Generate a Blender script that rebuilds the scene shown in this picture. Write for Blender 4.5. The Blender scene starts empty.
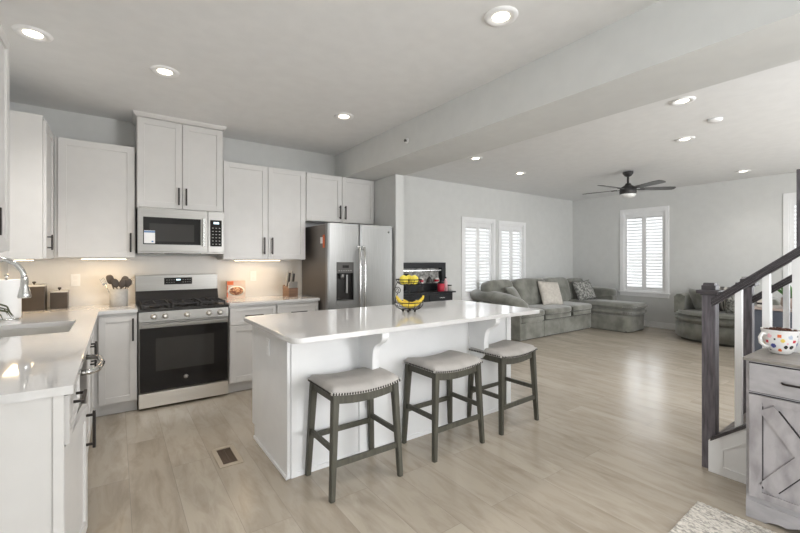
import bpy, bmesh, math, random
from mathutils import Vector, Matrix
random.seed(7)
PI = math.pi
sc = bpy.context.scene
COL = sc.collection

# ------------------------------------------------------------------ camera
YAW = math.radians(35.44)
cd = bpy.data.cameras.new('camera'); cam = bpy.data.objects.new('camera', cd); COL.objects.link(cam)
cam.location = (0, 0, 1.364); cam.rotation_euler = (PI/2, 0, -YAW)
cd.sensor_width = 36; cd.sensor_fit = 'HORIZONTAL'; cd.lens = 36*398.6/800
cd.shift_x = 0; cd.shift_y = -(266.5-259.67)/800
cd.clip_start = .05; cd.clip_end = 200
sc.camera = cam

# ------------------------------------------------------------------ world, exposure
sc.view_settings.view_transform = 'Standard'; sc.view_settings.look = 'None'
sc.view_settings.gamma = 1; sc.view_settings.use_curve_mapping = False
sc.view_settings.exposure = 0.28
w = bpy.data.worlds.new('world'); sc.world = w; w.use_nodes = True
nt = w.node_tree; bg = nt.nodes['Background']
tc = nt.nodes.new('ShaderNodeTexCoord'); sx = nt.nodes.new('ShaderNodeSeparateXYZ'); rp = nt.nodes.new('ShaderNodeValToRGB')
nt.links.new(tc.outputs['Generated'], sx.inputs[0]); nt.links.new(sx.outputs['Z'], rp.inputs[0]); nt.links.new(rp.outputs[0], bg.inputs[0])
e = rp.color_ramp.elements
e[0].position = .0; e[0].color = (.62, .64, .62, 1); e[1].position = .25; e[1].color = (.86, .93, 1, 1)
bg.inputs[1].default_value = 1.55

def area(name, loc, rot, sx_, sy_, power, color=(1, 1, 1), spread=PI):
    l = bpy.data.lights.new(name, 'AREA'); l.shape = 'RECTANGLE'; l.size = sx_; l.size_y = sy_
    l.energy = power; l.color = color; l.spread = spread
    o = bpy.data.objects.new(name, l); COL.objects.link(o); o.location = loc; o.rotation_euler = rot
    return o
DAY = (.93, .965, 1)
# sky light at the windows the room has (each stands just outside its pane)
area('window_and_fill_light', (5.64, 5.62, 1.4), (-PI/2, 0, 0), .9, 1.6, 6, DAY)
area('window_and_fill_light', (6.62, 5.62, 1.4), (-PI/2, 0, 0), .9, 1.6, 6, DAY)
area('window_and_fill_light', (9.12, 3.78, 1.5), (0, PI/2, 0), 1.7, .9, 15, DAY)
area('window_and_fill_light', (9.12, 1.22, 1.5), (0, PI/2, 0), 1.7, .9, 15, DAY)
# added fill lamps out of view, each in a made-up door opening
area('window_and_fill_light', (3.95, -3.12, 1.3), (PI/2, 0, 0), 2.4, 2.3, 205, (.975, .985, 1))
area('window_and_fill_light', (-.90, -2.15, 1.3), (0, -PI/2, 0), 2.3, 1.6, 100, (.91, .955, 1))
area('window_and_fill_light', (8.95, -1.8, 1.5), (0, PI/2, 0), 1.9, 2.2, 90, (.93, .965, 1))

# ------------------------------------------------------------------ materials
MATS = {}
def mat(name, c, rough=.5, metal=0, c2=None, scale=8, detail=4, stretch=(1, 1, 1), bump=0, bscale=None, coat=0, emit=0, ecol=None, spec=.5, sheen=0, lo=.35, hi=.65, trans=0):
    m = bpy.data.materials.new(name); m.use_nodes = True; t = m.node_tree; b = t.nodes['Principled BSDF']
    b.inputs['Base Color'].default_value = (*c, 1); b.inputs['Roughness'].default_value = rough; b.inputs['Metallic'].default_value = metal
    b.inputs['Coat Weight'].default_value = coat; b.inputs['Specular IOR Level'].default_value = spec
    b.inputs['Sheen Weight'].default_value = sheen; b.inputs['Transmission Weight'].default_value = trans
    if emit:
        b.inputs['Emission Color'].default_value = (*(ecol or c), 1); b.inputs['Emission Strength'].default_value = emit
    co = t.nodes.new('ShaderNodeTexCoord'); mp = t.nodes.new('ShaderNodeMapping'); mp.inputs['Scale'].default_value = stretch
    n = t.nodes.new('ShaderNodeTexNoise'); n.inputs['Scale'].default_value = scale; n.inputs['Detail'].default_value = detail
    t.links.new(co.outputs['Object'], mp.inputs[0]); t.links.new(mp.outputs[0], n.inputs['Vector'])
    r = t.nodes.new('ShaderNodeValToRGB'); t.links.new(n.outputs['Fac'], r.inputs[0]); t.links.new(r.outputs[0], b.inputs['Base Color'])
    c2 = c2 or tuple(x*.965 for x in c)
    r.color_ramp.elements[0].position = lo; r.color_ramp.elements[0].color = (*c2, 1)
    r.color_ramp.elements[1].position = hi; r.color_ramp.elements[1].color = (*c, 1)
    if bump:
        n2 = t.nodes.new('ShaderNodeTexNoise'); n2.inputs['Scale'].default_value = bscale or scale*4; n2.inputs['Detail'].default_value = 3
        t.links.new(mp.outputs[0], n2.inputs['Vector'])
        bp = t.nodes.new('ShaderNodeBump'); bp.inputs['Strength'].default_value = bump; bp.inputs['Distance'].default_value = .01
        t.links.new(n2.outputs['Fac'], bp.inputs['Height']); t.links.new(bp.outputs[0], b.inputs['Normal'])
    MATS[name] = m
    return m
mat('wall_paint', (.65, .653, .638), .85, bump=.02, bscale=300)
mat('ceiling_paint', (.79, .79, .785), .9, bump=.02, bscale=250)
mat('white_trim', (.86, .86, .86), .4)
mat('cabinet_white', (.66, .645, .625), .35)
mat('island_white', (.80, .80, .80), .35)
mat('quartz', (.66, .65, .64), .06, c2=(.64, .632, .622), scale=40, detail=6, coat=.3)
mat('backsplash', (.74, .72, .69), .3)
mat('black_handle', (.035, .03, .028), .35, metal=.6)
mat('steel', (.35, .34, .32), .34, metal=.9, c2=(.31, .30, .285), scale=6, stretch=(1, 1, 60))
mat('fridge_steel', (.31, .308, .30), .32, metal=.92, c2=(.275, .273, .265), scale=4, stretch=(60, 60, 1))
mat('steel_lit', (.82, .79, .74), .34, metal=.9, c2=(.76, .73, .69), scale=6, stretch=(1, 1, 60))  # lighter copy of steel, reflected floor light put into the colour
mat('pale_steel', (.50, .49, .47), .4, metal=.4)
mat('fridge_side', (.17, .15, .135), .35, metal=.5)
mat('chrome', (.68, .68, .67), .16, metal=1)
mat('sink_steel', (.68, .67, .64), .35, metal=.6)
mat('black_glass', (.014, .013, .013), .06, spec=.3)
mat('oven_window', (.035, .033, .031), .05, spec=.4)
mat('black_enamel', (.02, .018, .017), .22)
mat('cast_iron', (.03, .028, .028), .6)
mat('dark_plastic', (.07, .065, .06), .4)
mat('digits', (.6, .7, .75), .5, emit=1.2, ecol=(.6, .8, .9))
mat('key_print', (.35, .34, .32), .5)
mat('paper_white', (.82, .82, .82), .7)
mat('label_blue', (.12, .22, .42), .6)
mat('orange_print', (.75, .16, .05), .6)
mat('stool_wood', (.082, .078, .058), .5, c2=(.06, .056, .042), scale=5, stretch=(12, 12, 1), bump=.15)
mat('stool_fabric', (.47, .445, .42), .9, c2=(.40, .38, .355), scale=9, bump=.25, bscale=500)
mat('nail_brass', (.035, .03, .025), .5)
mat('nail_pale', (.72, .70, .66), .7)
mat('sofa_fabric', (.235, .235, .203), .9, c2=(.14, .14, .118), scale=5.5, detail=6, sheen=.5, bump=.12, bscale=120, lo=.36, hi=.62)
mat('plinth_and_crease_shade', (.10, .10, .085), .9)  # dark tone of the plinths and of shade painted in the creases
mat('cream_fabric', (.62, .58, .52), .9, c2=(.52, .48, .43), scale=20, bump=.3, bscale=80)
mat('speckle_fabric', (.36, .355, .33), .9, c2=(.13, .13, .12), scale=28, detail=3, lo=.45, hi=.55)
mat('stripe_fabric', (.60, .57, .52), .9, c2=(.10, .095, .09), scale=3, stretch=(1, 14, 1), lo=.45, hi=.55)
mat('newel_wood', (.16, .145, .16), .5, c2=(.075, .066, .074), scale=7, detail=8, stretch=(9, 9, 1), bump=.2, bscale=20)
mat('rail_wood', (.07, .062, .067), .38, c2=(.045, .039, .043), scale=6, stretch=(8, 1, 8))
mat('tread_wood', (.12, .10, .09), .4, c2=(.07, .06, .055), scale=5, stretch=(1, 9, 1))
mat('weathered_wood', (.43, .405, .41), .7, c2=(.29, .27, .275), scale=5, detail=9, stretch=(1, 3, 1.3), bump=.15, bscale=20, lo=.33, hi=.60)
mat('weathered_plain', (.44, .42, .43), .65, c2=(.37, .355, .36), scale=4, detail=8, stretch=(1, 3, 8))
mat('taupe_top', (.27, .25, .225), .35, c2=(.22, .20, .18), scale=5, stretch=(6, 1, 6))
mat('shade_and_stripe_dark', (.035, .03, .032), .9)  # dark tone for shade painted in cabinet gaps, also a box stripe
mat('fan_dark', (.035, .033, .033), .45)
mat('fan_blade', (.10, .098, .095), .35, c2=(.07, .068, .066), scale=5, stretch=(1, 8, 1))
mat('frosted', (.85, .85, .83), .5)
mat('lamp_disc', (1, .93, .82), .5, emit=9, ecol=(1, .86, .68))
mat('strip_glow', (1, .85, .6), .5, emit=6, ecol=(1, .80, .52))
mat('hutch_black', (.014, .015, .017), .4, spec=.3)
mat('hutch_mat', (.50, .49, .47), .8, c2=(.22, .21, .20), scale=24, lo=.4, hi=.6)
mat('red_glaze', (.55, .03, .06), .3)
mat('pink_glaze', (.75, .45, .48), .3)
mat('copper_tin', (.07, .055, .043), .4, metal=.35, c2=(.055, .044, .035))
mat('stone_grey', (.46, .45, .43), .6, c2=(.40, .39, .37), scale=30)
mat('utensil_dark', (.07, .055, .045), .5)
mat('utensil_wood', (.33, .19, .10), .6)
mat('block_wood', (.26, .155, .10), .5, c2=(.19, .11, .07), scale=5, stretch=(1, 1, 9))
mat('banana', (.83, .60, .06), .5, c2=(.62, .43, .05), scale=9, lo=.28, hi=.45)
mat('lemon', (.82, .68, .08), .45, bump=.15, bscale=80)
mat('wire_black', (.025, .022, .02), .4, metal=.6)
mat('food_print', (.62, .36, .20), .6, c2=(.18, .04, .02), scale=60, lo=.42, hi=.58)
mat('plate_print', (.80, .76, .68), .6)
mat('box_card', (.72, .62, .52), .7, c2=(.62, .42, .35), scale=7)
mat('leaf_green', (.10, .26, .06), .5, c2=(.04, .13, .03), scale=9)
mat('leaf_dark', (.09, .10, .05), .5)
mat('pot_blush', (.48, .38, .33), .7, c2=(.36, .28, .24))
mat('pot_yellow', (.55, .38, .10), .4)
mat('console_slate', (.075, .085, .105), .5, c2=(.055, .062, .08))
mat('console_top', (.33, .27, .24), .4)
mat('mug_white', (.82, .80, .78), .2)
mat('chips_brown', (.12, .045, .025), .8, c2=(.05, .02, .012), scale=60)
mat('vent_tan', (.46, .39, .30), .6)
mat('vent_dark', (.12, .085, .06), .8)
for k, c in dict(dot_red=(.6, .02, .04), dot_blue=(.06, .07, .25), dot_black=(.02, .02, .02), dot_orange=(.75, .15, .03), dot_yellow=(.8, .6, .12), dot_lilac=(.45, .5, .6), dot_pink=(.8, .45, .48)).items(): mat(k, c, .3, c2=c)

def glass_mat():
    m = bpy.data.materials.new('window_glass'); m.use_nodes = True; t = m.node_tree; t.nodes.clear()
    o = t.nodes.new('ShaderNodeOutputMaterial'); mx = t.nodes.new('ShaderNodeMixShader'); tr = t.nodes.new('ShaderNodeBsdfTransparent'); gl = t.nodes.new('ShaderNodeBsdfGlossy')
    gl.inputs['Roughness'].default_value = .02; mx.inputs[0].default_value = .07
    t.links.new(tr.outputs[0], mx.inputs[1]); t.links.new(gl.outputs[0], mx.inputs[2]); t.links.new(mx.outputs[0], o.inputs[0])
    MATS['window_glass'] = m
glass_mat()

def floor_mat():
    m = bpy.data.materials.new('plank_floor'); m.use_nodes = True; t = m.node_tree; b = t.nodes['Principled BSDF']; N = t.nodes.new; K = t.links.new
    co = N('ShaderNodeTexCoord'); mp = N('ShaderNodeMapping'); mp.inputs['Rotation'].default_value = (0, 0, PI/2); mp.inputs['Location'].default_value = (0, -.065, 0); K(co.outputs['Object'], mp.inputs[0])
    br = N('ShaderNodeTexBrick'); br.offset = .37; br.offset_frequency = 2; br.inputs['Scale'].default_value = 1
    br.inputs['Brick Width'].default_value = 1.5; br.inputs['Row Height'].default_value = .232; br.inputs['Mortar Size'].default_value = .0012; br.inputs['Mortar Smooth'].default_value = .3
    br.inputs['Color1'].default_value = (.0, .0, .0, 1); br.inputs['Color2'].default_value = (1, 1, 1, 1); br.inputs['Mortar'].default_value = (.5, .5, .5, 1)
    K(mp.outputs[0], br.inputs['Vector'])
    tint = N('ShaderNodeValToRGB'); K(br.outputs['Color'], tint.inputs[0])
    tint.color_ramp.elements[0].color = (.40, .348, .28, 1); tint.color_ramp.elements[1].color = (.465, .41, .335, 1)
    # grain, shifted per plank
    mp2 = N('ShaderNodeMapping'); mp2.inputs['Scale'].default_value = (8, 1.7, 1); K(co.outputs['Object'], mp2.inputs[0])
    ad = N('ShaderNodeVectorMath'); ad.operation = 'ADD'; K(mp2.outputs[0], ad.inputs[0])
    sc_ = N('ShaderNodeVectorMath'); sc_.operation = 'SCALE'; sc_.inputs['Scale'].default_value = 13; K(br.outputs['Color'], sc_.inputs[0]); K(sc_.outputs[0], ad.inputs[1])
    n = N('ShaderNodeTexNoise'); n.inputs['Scale'].default_value = 1.6; n.inputs['Detail'].default_value = 7; n.inputs['Roughness'].default_value = .62; n.inputs['Distortion'].default_value = .5; K(ad.outputs[0], n.inputs['Vector'])
    gr = N('ShaderNodeValToRGB'); gr.color_ramp.elements[0].position = .30; gr.color_ramp.elements[0].color = (.74, .715, .69, 1); gr.color_ramp.elements[1].position = .56; gr.color_ramp.elements[1].color = (1.03, 1.03, 1.03, 1); K(n.outputs['Fac'], gr.inputs[0])
    mu = N('ShaderNodeMix'); mu.data_type = 'RGBA'; mu.blend_type = 'MULTIPLY'; mu.inputs[0].default_value = .85; K(tint.outputs[0], mu.inputs[6]); K(gr.outputs[0], mu.inputs[7])
    mo = N('ShaderNodeMix'); mo.data_type = 'RGBA'; K(br.outputs['Fac'], mo.inputs[0]); K(mu.outputs[2], mo.inputs[6]); mo.inputs[7].default_value = (.27, .235, .20, 1)
    K(mo.outputs[2], b.inputs['Base Color']); b.inputs['Roughness'].default_value = .23
    bp = N('ShaderNodeBump'); bp.inputs['Strength'].default_value = .12; bp.inputs['Distance'].default_value = .004; K(n.outputs['Fac'], bp.inputs['Height']); K(bp.outputs[0], b.inputs['Normal'])
    MATS['plank_floor'] = m
floor_mat()

# ------------------------------------------------------------------ mesh helpers
class MB:
    def __init__(s, M=None): s.bm = bmesh.new(); s.M = M or Matrix.Identity(4); s.mats = []; s.smooth = False
    def _fin(s, verts, M=None):
        X = s.M @ M if M else s.M
        for v in verts: v.co = X @ v.co
    def box(s, x0, x1, y0, y1, z0, z1, bev=0, M=None, seg=2):
        b = bmesh.new(); bmesh.ops.create_cube(b, size=1)
        for v in b.verts: v.co = Vector((x0+(v.co.x+.5)*(x1-x0), y0+(v.co.y+.5)*(y1-y0), z0+(v.co.z+.5)*(z1-z0)))
        if bev: bmesh.ops.bevel(b, geom=b.edges[:], offset=bev, segments=seg, affect='EDGES', profile=.6)
        return s.join(b, M)
    def join(s, b, M=None, mi=0):
        X = s.M @ M if M else s.M
        mp = {}
        for v in b.verts: mp[v] = s.bm.verts.new(X @ v.co)
        for f in b.faces:
            try: nf = s.bm.faces.new([mp[v] for v in f.verts]); nf.material_index = f.material_index or mi; nf.smooth = f.smooth
            except ValueError: pass
        b.free(); return s
    def prism(s, pts, h0, h1, axis='z', M=None, bev=0):
        b = bmesh.new()
        def P(a, c, h): return {'z': (a, c, h), 'x': (h, a, c), 'y': (a, h, c)}[axis]
        lo = [b.verts.new(P(a, c, h0)) for a, c in pts]; hi = [b.verts.new(P(a, c, h1)) for a, c in pts]
        b.faces.new(lo); b.faces.new(hi)
        n = len(pts)
        for i in range(n): b.faces.new((lo[i], lo[(i+1) % n], hi[(i+1) % n], hi[i]))
        bmesh.ops.recalc_face_normals(b, faces=b.faces)
        if bev: bmesh.ops.bevel(b, geom=b.edges[:], offset=bev, segments=2, affect='EDGES')
        return s.join(b, M)
    def lathe(s, prof, n=24, M=None, cap=True):
        b = bmesh.new(); rings = []
        for r, z in prof: rings.append([b.verts.new((r*math.cos(2*PI*i/n), r*math.sin(2*PI*i/n), z)) for i in range(n)])
        for a, c in zip(rings, rings[1:]):
            for i in range(n):
                f = b.faces.new((a[i], a[(i+1) % n], c[(i+1) % n], c[i])); f.smooth = True
        if cap:
            if prof[0][0] > 1e-6: b.faces.new(rings[0])
            if prof[-1][0] > 1e-6: b.faces.new(rings[-1])
        bmesh.ops.remove_doubles(b, verts=b.verts, dist=1e-6)
        return s.join(b, M)
    def tube(s, pts, r, n=8, M=None, closed=False):
        b = bmesh.new(); pts = [Vector(p) for p in pts]; rings = []; L = len(pts)
        rr = r if isinstance(r, (list, tuple)) else [r]*L
        up = None
        for i, p in enumerate(pts):
            if closed: d = pts[(i+1) % L]-pts[i-1]
            else: d = pts[min(i+1, L-1)]-pts[max(i-1, 0)]
            d.normalize()
            if up is None: up = Vector((0, 0, 1)) if abs(d.z) < .9 else Vector((1, 0, 0))
            u = up-d*up.dot(d)
            if u.length < 1e-4: u = Vector((1, 0, 0))-d*d.x
            u.normalize(); up = u; v = d.cross(u)
            rings.append([b.verts.new(p+(u*math.cos(2*PI*k/n)+v*math.sin(2*PI*k/n))*rr[i]) for k in range(n)])
        R = rings+[rings[0]] if closed else rings
        for a, c in zip(R, R[1:]):
            for k in range(n):
                f = b.faces.new((a[k], a[(k+1) % n], c[(k+1) % n], c[k])); f.smooth = True
        if not closed: b.faces.new(rings[0]); b.faces.new(rings[-1])
        return s.join(b, M)
    def bar(s, p, q, w, h, M=None, bev=0, up=Vector((0, 0, 1))):   # rectangular bar from p to q
        p = Vector(p); q = Vector(q); d = q-p; L = d.length; d.normalize()
        up = Vector(up)
        if abs(d.dot(up)) > .95: up = Vector((0, 1, 0))
        x = d.cross(up).normalized(); u = x.cross(d)
        T = Matrix((( x.x, d.x, u.x, p.x), (x.y, d.y, u.y, p.y), (x.z, d.z, u.z, p.z), (0, 0, 0, 1)))
        return s.box(-w/2, w/2, 0, L, -h/2, h/2, bev, (M @ T) if M else T)
    def soft(s, cx, cy, cz, a, b_, c, e=.35, M=None, nu=28, nv=16):   # superellipsoid, half sizes a b c
        b = bmesh.new(); sg = lambda x, p: math.copysign(abs(x)**p, x); rings = []
        for j in range(nv+1):
            v = -PI/2+PI*j/nv
            rings.append([b.verts.new((cx+a*sg(math.cos(v), e)*sg(math.cos(2*PI*i/nu), e), cy+b_*sg(math.cos(v), e)*sg(math.sin(2*PI*i/nu), e), cz+c*sg(math.sin(v), e))) for i in range(nu)])
        for p, q in zip(rings, rings[1:]):
            for i in range(nu):
                f = b.faces.new((p[i], p[(i+1) % nu], q[(i+1) % nu], q[i])); f.smooth = True
        bmesh.ops.remove_doubles(b, verts=b.verts, dist=1e-5)
        return s.join(b, M)
    def pillow(s, w, h, t, M=None, n=18, pinch=.06):   # lies in XZ plane, thickness along Y
        b = bmesh.new()
        for side in (-1, 1):
            g = []
            for i in range(n+1):
                row = []
                for j in range(n+1):
                    x = -1+2*i/n; z = -1+2*j/n
                    th = ((1-abs(x)**3)*(1-abs(z)**3))**.5
                    px = x*(1-pinch*(1-z*z)); pz = z*(1-pinch*(1-x*x))
                    row.append(b.verts.new((px*w/2, side*th*t/2, pz*h/2)))
                g.append(row)
            for i in range(n):
                for j in range(n):
                    f = b.faces.new((g[i][j], g[i+1][j], g[i+1][j+1], g[i][j+1])); f.smooth = True
        bmesh.ops.remove_doubles(b, verts=b.verts, dist=1e-5)
        return s.join(b, M)
WL = {}
def obj(name, mb, m, parent=None, label=None):
    off = WL.get(parent.name, Vector((0, 0, 0))) if parent else Vector((0, 0, 0))
    bm = mb.bm
    bmesh.ops.recalc_face_normals(bm, faces=bm.faces)
    for v in bm.verts: v.co -= off
    me = bpy.data.meshes.new(name); bm.to_mesh(me); bm.free()
    for k in (m if isinstance(m, (list, tuple)) else [m]): me.materials.append(MATS[k])
    o = bpy.data.objects.new(name, me); COL.objects.link(o)
    if parent: o.parent = parent; WL[o.name] = off
    if label: o['label'] = label
    return o
def thing(name, label, cat, loc=(0, 0, 0), rz=0, group=None):
    o = bpy.data.objects.new(name, None); COL.objects.link(o); o.empty_display_size = .1
    o.location = loc; o.rotation_euler = (0, 0, rz); o['label'] = label; o['category'] = cat
    if group: o['group'] = group
    WL[o.name] = Vector(loc) if rz == 0 else Vector((0, 0, 0))
    return o
def tag(o, label, cat, group=None):
    o['label'] = label; o['category'] = cat
    if group: o['group'] = group
    return o
def recenter(o):     # move a single-mesh thing's origin to its base
    me = o.data; xs = [v.co for v in me.vertices]
    c = Vector((sum(v.x for v in xs)/len(xs), sum(v.y for v in xs)/len(xs), min(v.z for v in xs)))
    me.transform(Matrix.Translation(-c)); o.location = c
    return o
def struct(name, mb, m, parent=None):
    o = obj(name, mb, m, parent)
    if not parent: o['kind'] = 'structure'
    return o
def copy_tree(o, parent=None):
    c = o.copy(); COL.objects.link(c); c.parent = parent
    for ch in list(o.children): copy_tree(ch, c)
    return c
T = Matrix.Translation
def R(a, ax): return Matrix.Rotation(a, 4, ax)
def face(o, u, n):    # local (u across, n outward, z up) frame at origin o
    u = Vector(u); n = Vector(n)
    return Matrix(((u.x, n.x, 0, o[0]), (u.y, n.y, 0, o[1]), (u.z, n.z, 1, o[2]), (0, 0, 0, 1)))
FB = lambda x, y, z: face((x, y, z), (1, 0, 0), (0, -1, 0))      # on the back wall, facing the room
FL = lambda x, y, z: face((x, y, z), (0, 1, 0), (1, 0, 0))       # on the left wall, facing +X
FR = lambda x, y, z: face((x, y, z), (0, -1, 0), (-1, 0, 0))     # facing -X, u runs towards the viewer

def shaker(F, w, h, fr=.058, th=.02):
    m = MB(F)
    m.box(fr-.004, w-fr+.004, 0, th-.009, fr-.004, h-fr+.004)
    m.box(0, fr, 0, th, 0, h, .0015); m.box(w-fr, w, 0, th, 0, h, .0015)
    m.box(fr, w-fr, 0, th, 0, fr, .0015); m.box(fr, w-fr, 0, th, h-fr, h, .0015)
    return m
def pull(F, u, z, L, vertical=True, n0=.02):
    m = MB(F); k = L/2-.018
    if vertical:
        m.box(u-.0075, u+.0075, n0+.024, n0+.036, z-L/2, z+L/2, .002)
        for s in (-k, k): m.box(u-.005, u+.005, n0-.001, n0+.026, z+s-.005, z+s+.005)
    else:
        m.box(u-L/2, u+L/2, n0+.024, n0+.036, z-.0075, z+.0075, .002)
        for s in (-k, k): m.box(u+s-.005, u+s+.005, n0-.001, n0+.026, z-.005, z+.005)
    return m
def door(t, F, w, h, hu, hz, hl=.13, name='door', m='cabinet_white', vert=True, fr=.058):
    d = obj(name, shaker(F, w, h, fr), m, t)
    if hl: obj('handle', pull(F, hu, hz, hl, vert), 'black_handle', d)
    return d

# ------------------------------------------------------------------ room shell
XL, XF, YB, YL, YN, H = -.78, 8.83, 4.88, 5.335, -3.25, 2.762
struct('floor', MB().box(XL-.15, XF+.15, YN-.15, YL+.15, -.1, 0), 'plank_floor')
struct('ceiling', MB().box(XL-.15, XF+.15, YN-.15, YL+.15, H, H+.1), 'ceiling_paint')
WLH = (-3.0, -1.3, .05, 2.5)
struct('wall_back', MB().box(XL, 2.83, YB, YL+.15, 0, H), 'wall_paint')
struct('wall_pier', MB().box(2.83, 2.950, 4.07, YL+.15, 0, H), 'wall_paint')
def holed(axis, a0, a1, p0, p1, holes):    # wall slab along an axis with rectangular holes (u0,u1,z0,z1)
    m = MB(); B = (lambda u0, u1, z0, z1: m.box(u0, u1, p0, p1, z0, z1)) if axis == 'x' else (lambda u0, u1, z0, z1: m.box(p0, p1, u0, u1, z0, z1))
    u = a0
    for (h0, h1, z0, z1) in holes:
        if h0 > u: B(u, h0, 0, H)
        B(h0, h1, 0, z0); B(h0, h1, z1, H); u = h1
    B(u, a1, 0, H)
    return m
struct('wall_left', holed('y', YN, YL+.15, XL-.15, XL, [WLH]), 'wall_paint')
WN = [(5.25, 6.035, .67, 2.095), (6.26, 6.985, .67, 2.08)]
WF = [(-2.95, -.65, .05, 2.5), (.80, 1.60, .70, 2.37), (3.37, 4.17, .70, 2.36)]
struct('wall_north', holed('x', 2.950, XF+.15, YL, YL+.15, WN), 'wall_paint')
struct('wall_far', holed('y', YN, YL, XF, XF+.15, WF), 'wall_paint')
struct('wall_near', holed('x', XL-.15, XF+.15, YN-.15, YN, [(2.7, 5.2, .05, 2.5)]), 'wall_paint')
struct('trim_beam', MB().box(2.392, 2.958, YN, YB, 2.425, H), 'wall_paint')
def skirting(name, *b): struct(name, MB().box(*b[:6], .004), 'white_trim')
skirting('baseboard_far', XF-.015, XF, YN, YL, 0, .12)
skirting('baseboard_north', 2.965, XF-.016, YL-.015, YL, 0, .12)
struct('trim_splash', MB().box(XL, 1.93, YB-.008, YB-.0005, .926, 1.40), 'backsplash')

# windows: casing, plantation shutters, sash and glass
def window(idx, F, w, h, casing=.065, sill=True):
    # F: local frame at lower-left corner of opening on the room face; u across, n into the room
    c = MB(F)
    for a in ((-casing, 0, 0, h+casing), (w, w+casing, 0, h+casing), (0, w, h, h+casing)): c.box(a[0], a[1], 0, .018, a[2], a[3], .002)
    if sill: c.box(-casing-.02, w+casing+.02, 0, .04, -.025, 0, .003); c.box(-casing, w+casing, 0, .016, -.095, -.025, .002)
    else: c.box(-casing, w+casing, 0, .018, -casing, 0, .002)
    root = struct('window_%d' % idx, c, 'white_trim')
    s = MB(F)
    for a in ((0, .035, 0, h), (w-.035, w, 0, h), (.035, w-.035, h-.035, h), (.035, w-.035, 0, .035), (.035, w-.035, h*.5-.018, h*.5+.018)): s.box(a[0], a[1], -.14, -.10, a[2], a[3])
    obj('sash', s, 'white_trim', root)
    obj('pane', MB(F).box(.03, w-.03, -.123, -.119, .03, h-.03), 'window_glass', root)
    fr = MB(F)
    for a in ((0, .022, 0, h), (w-.022, w, 0, h), (.022, w-.022, h-.03, h), (.022, w-.022, 0, .022)): fr.box(a[0], a[1], -.06, 0, a[2], a[3], .002)
    obj('shutter_frame', fr, 'white_trim', root)
    pw = (w-.044)/2-.002
    for k in range(2):
        u0 = .022+.001+k*(pw+.002)
        p = MB(F); st = .042
        p.box(u0, u0+st, -.045, -.018, .024, h-.032, .002); p.box(u0+pw-st, u0+pw, -.045, -.018, .024, h-.032, .002)
        p.box(u0+st, u0+pw-st, -.045, -.018, .024, .024+.075); p.box(u0+st, u0+pw-st, -.045, -.018, h-.032-.075, h-.032)
        po = obj('shutter_panel', p, 'white_trim', root)
        l = MB(F); z0 = .11; z1 = h-.12; n = int((z1-z0)/.062)
        for i in range(n+1):
            z = z0+(z1-z0)*i/n
            l.box(-(pw-2*st)/2+.001, (pw-2*st)/2-.001, -.031, .031, -.006, .006, M=T((u0+pw/2, -.0315, z)) @ R(math.radians(-42), 'X'))
        obj('louvers', l, 'white_trim', po)
    return root
FN = lambda x, z: face((x, YL, z), (1, 0, 0), (0, -1, 0))
FF = lambda y, z: face((XF, y, z), (0, 1, 0), (-1, 0, 0))
window(1, FN(WN[0][0], WN[0][2]), WN[0][1]-WN[0][0], WN[0][3]-WN[0][2], sill=False)
window(2, FN(WN[1][0], WN[1][2]), WN[1][1]-WN[1][0], WN[1][3]-WN[1][2], sill=False)
window(3, FF(WF[2][0], WF[2][2]), .80, WF[2][3]-WF[2][2])
window(4, FF(WF[1][0], WF[1][2]), .80, WF[1][3]-WF[1][2])
# made-up glazed doors out of view, openings for the added fill lamps
def fill_door(idx, F, w):
    f = MB(F); f.box(0, w, -.1, -.04, 2.39, 2.45); f.box(0, w, -.1, -.04, 0, .06)
    for u in (0, w/2-.03, w-.06): f.box(u, u+.06, -.1, -.04, .06, 2.39)
    r = struct('door_%d' % idx, f, 'white_trim')  # unseen added door framing a fill lamp's opening
    obj('pane', MB(F).box(.05, w-.05, -.075, -.070, .05, 2.4), 'window_glass', r)
fill_door(1, face((2.7, YN, .05), (1, 0, 0), (0, 1, 0)), 2.5)
fill_door(3, face((XF, -2.95, .05), (0, 1, 0), (-1, 0, 0)), 2.3)
fill_door(2, face((XL, WLH[0], .05), (0, 1, 0), (1, 0, 0)), 1.7)

# ------------------------------------------------------------------ ceiling fittings
def pot_light():
    t = thing('recessed_light', 'x', 'ceiling light', (0, 0, 0), group='recessed ceiling lights')
    obj('trim_ring', MB().lathe([(.046, -.001), (.050, -.008), (.074, -.013), (.090, -.011), (.096, -.001)], 32, cap=False), 'white_trim', t)
    obj('lens', MB().lathe([(0, -.006), (.048, -.006), (.048, -.001), (0, -.001)], 32), 'lamp_disc', t)
    return t
pots = [((-.412, 3.263), 'recessed ceiling light nearest the left wall, above the sink counter', 1),
        ((.289, 3.362), 'recessed ceiling light in front of the tall microwave cabinet', 1),
        ((1.77, 1.503), 'large recessed ceiling light nearest the camera, left of the beam at the top', 1),
        ((1.777, 3.421), 'recessed ceiling light in front of the refrigerator, left of the beam', 1),
        ((3.963, 3.801), 'small recessed light right behind the beam, nearest the refrigerator side', .5),
        ((5.222, 4.051), 'recessed ceiling light in front of the pair of shuttered windows', .5),
        ((3.988, 1.391), 'recessed ceiling light beyond the beam, closest to the camera on that side', .9),
        ((5.27, 1.814), 'recessed ceiling light between the smoke detector and the ceiling fan', .9),
        ((7.923, 1.953), 'recessed ceiling light near the far wall, above the round chair', .5)]
p0 = pot_light()
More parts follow.
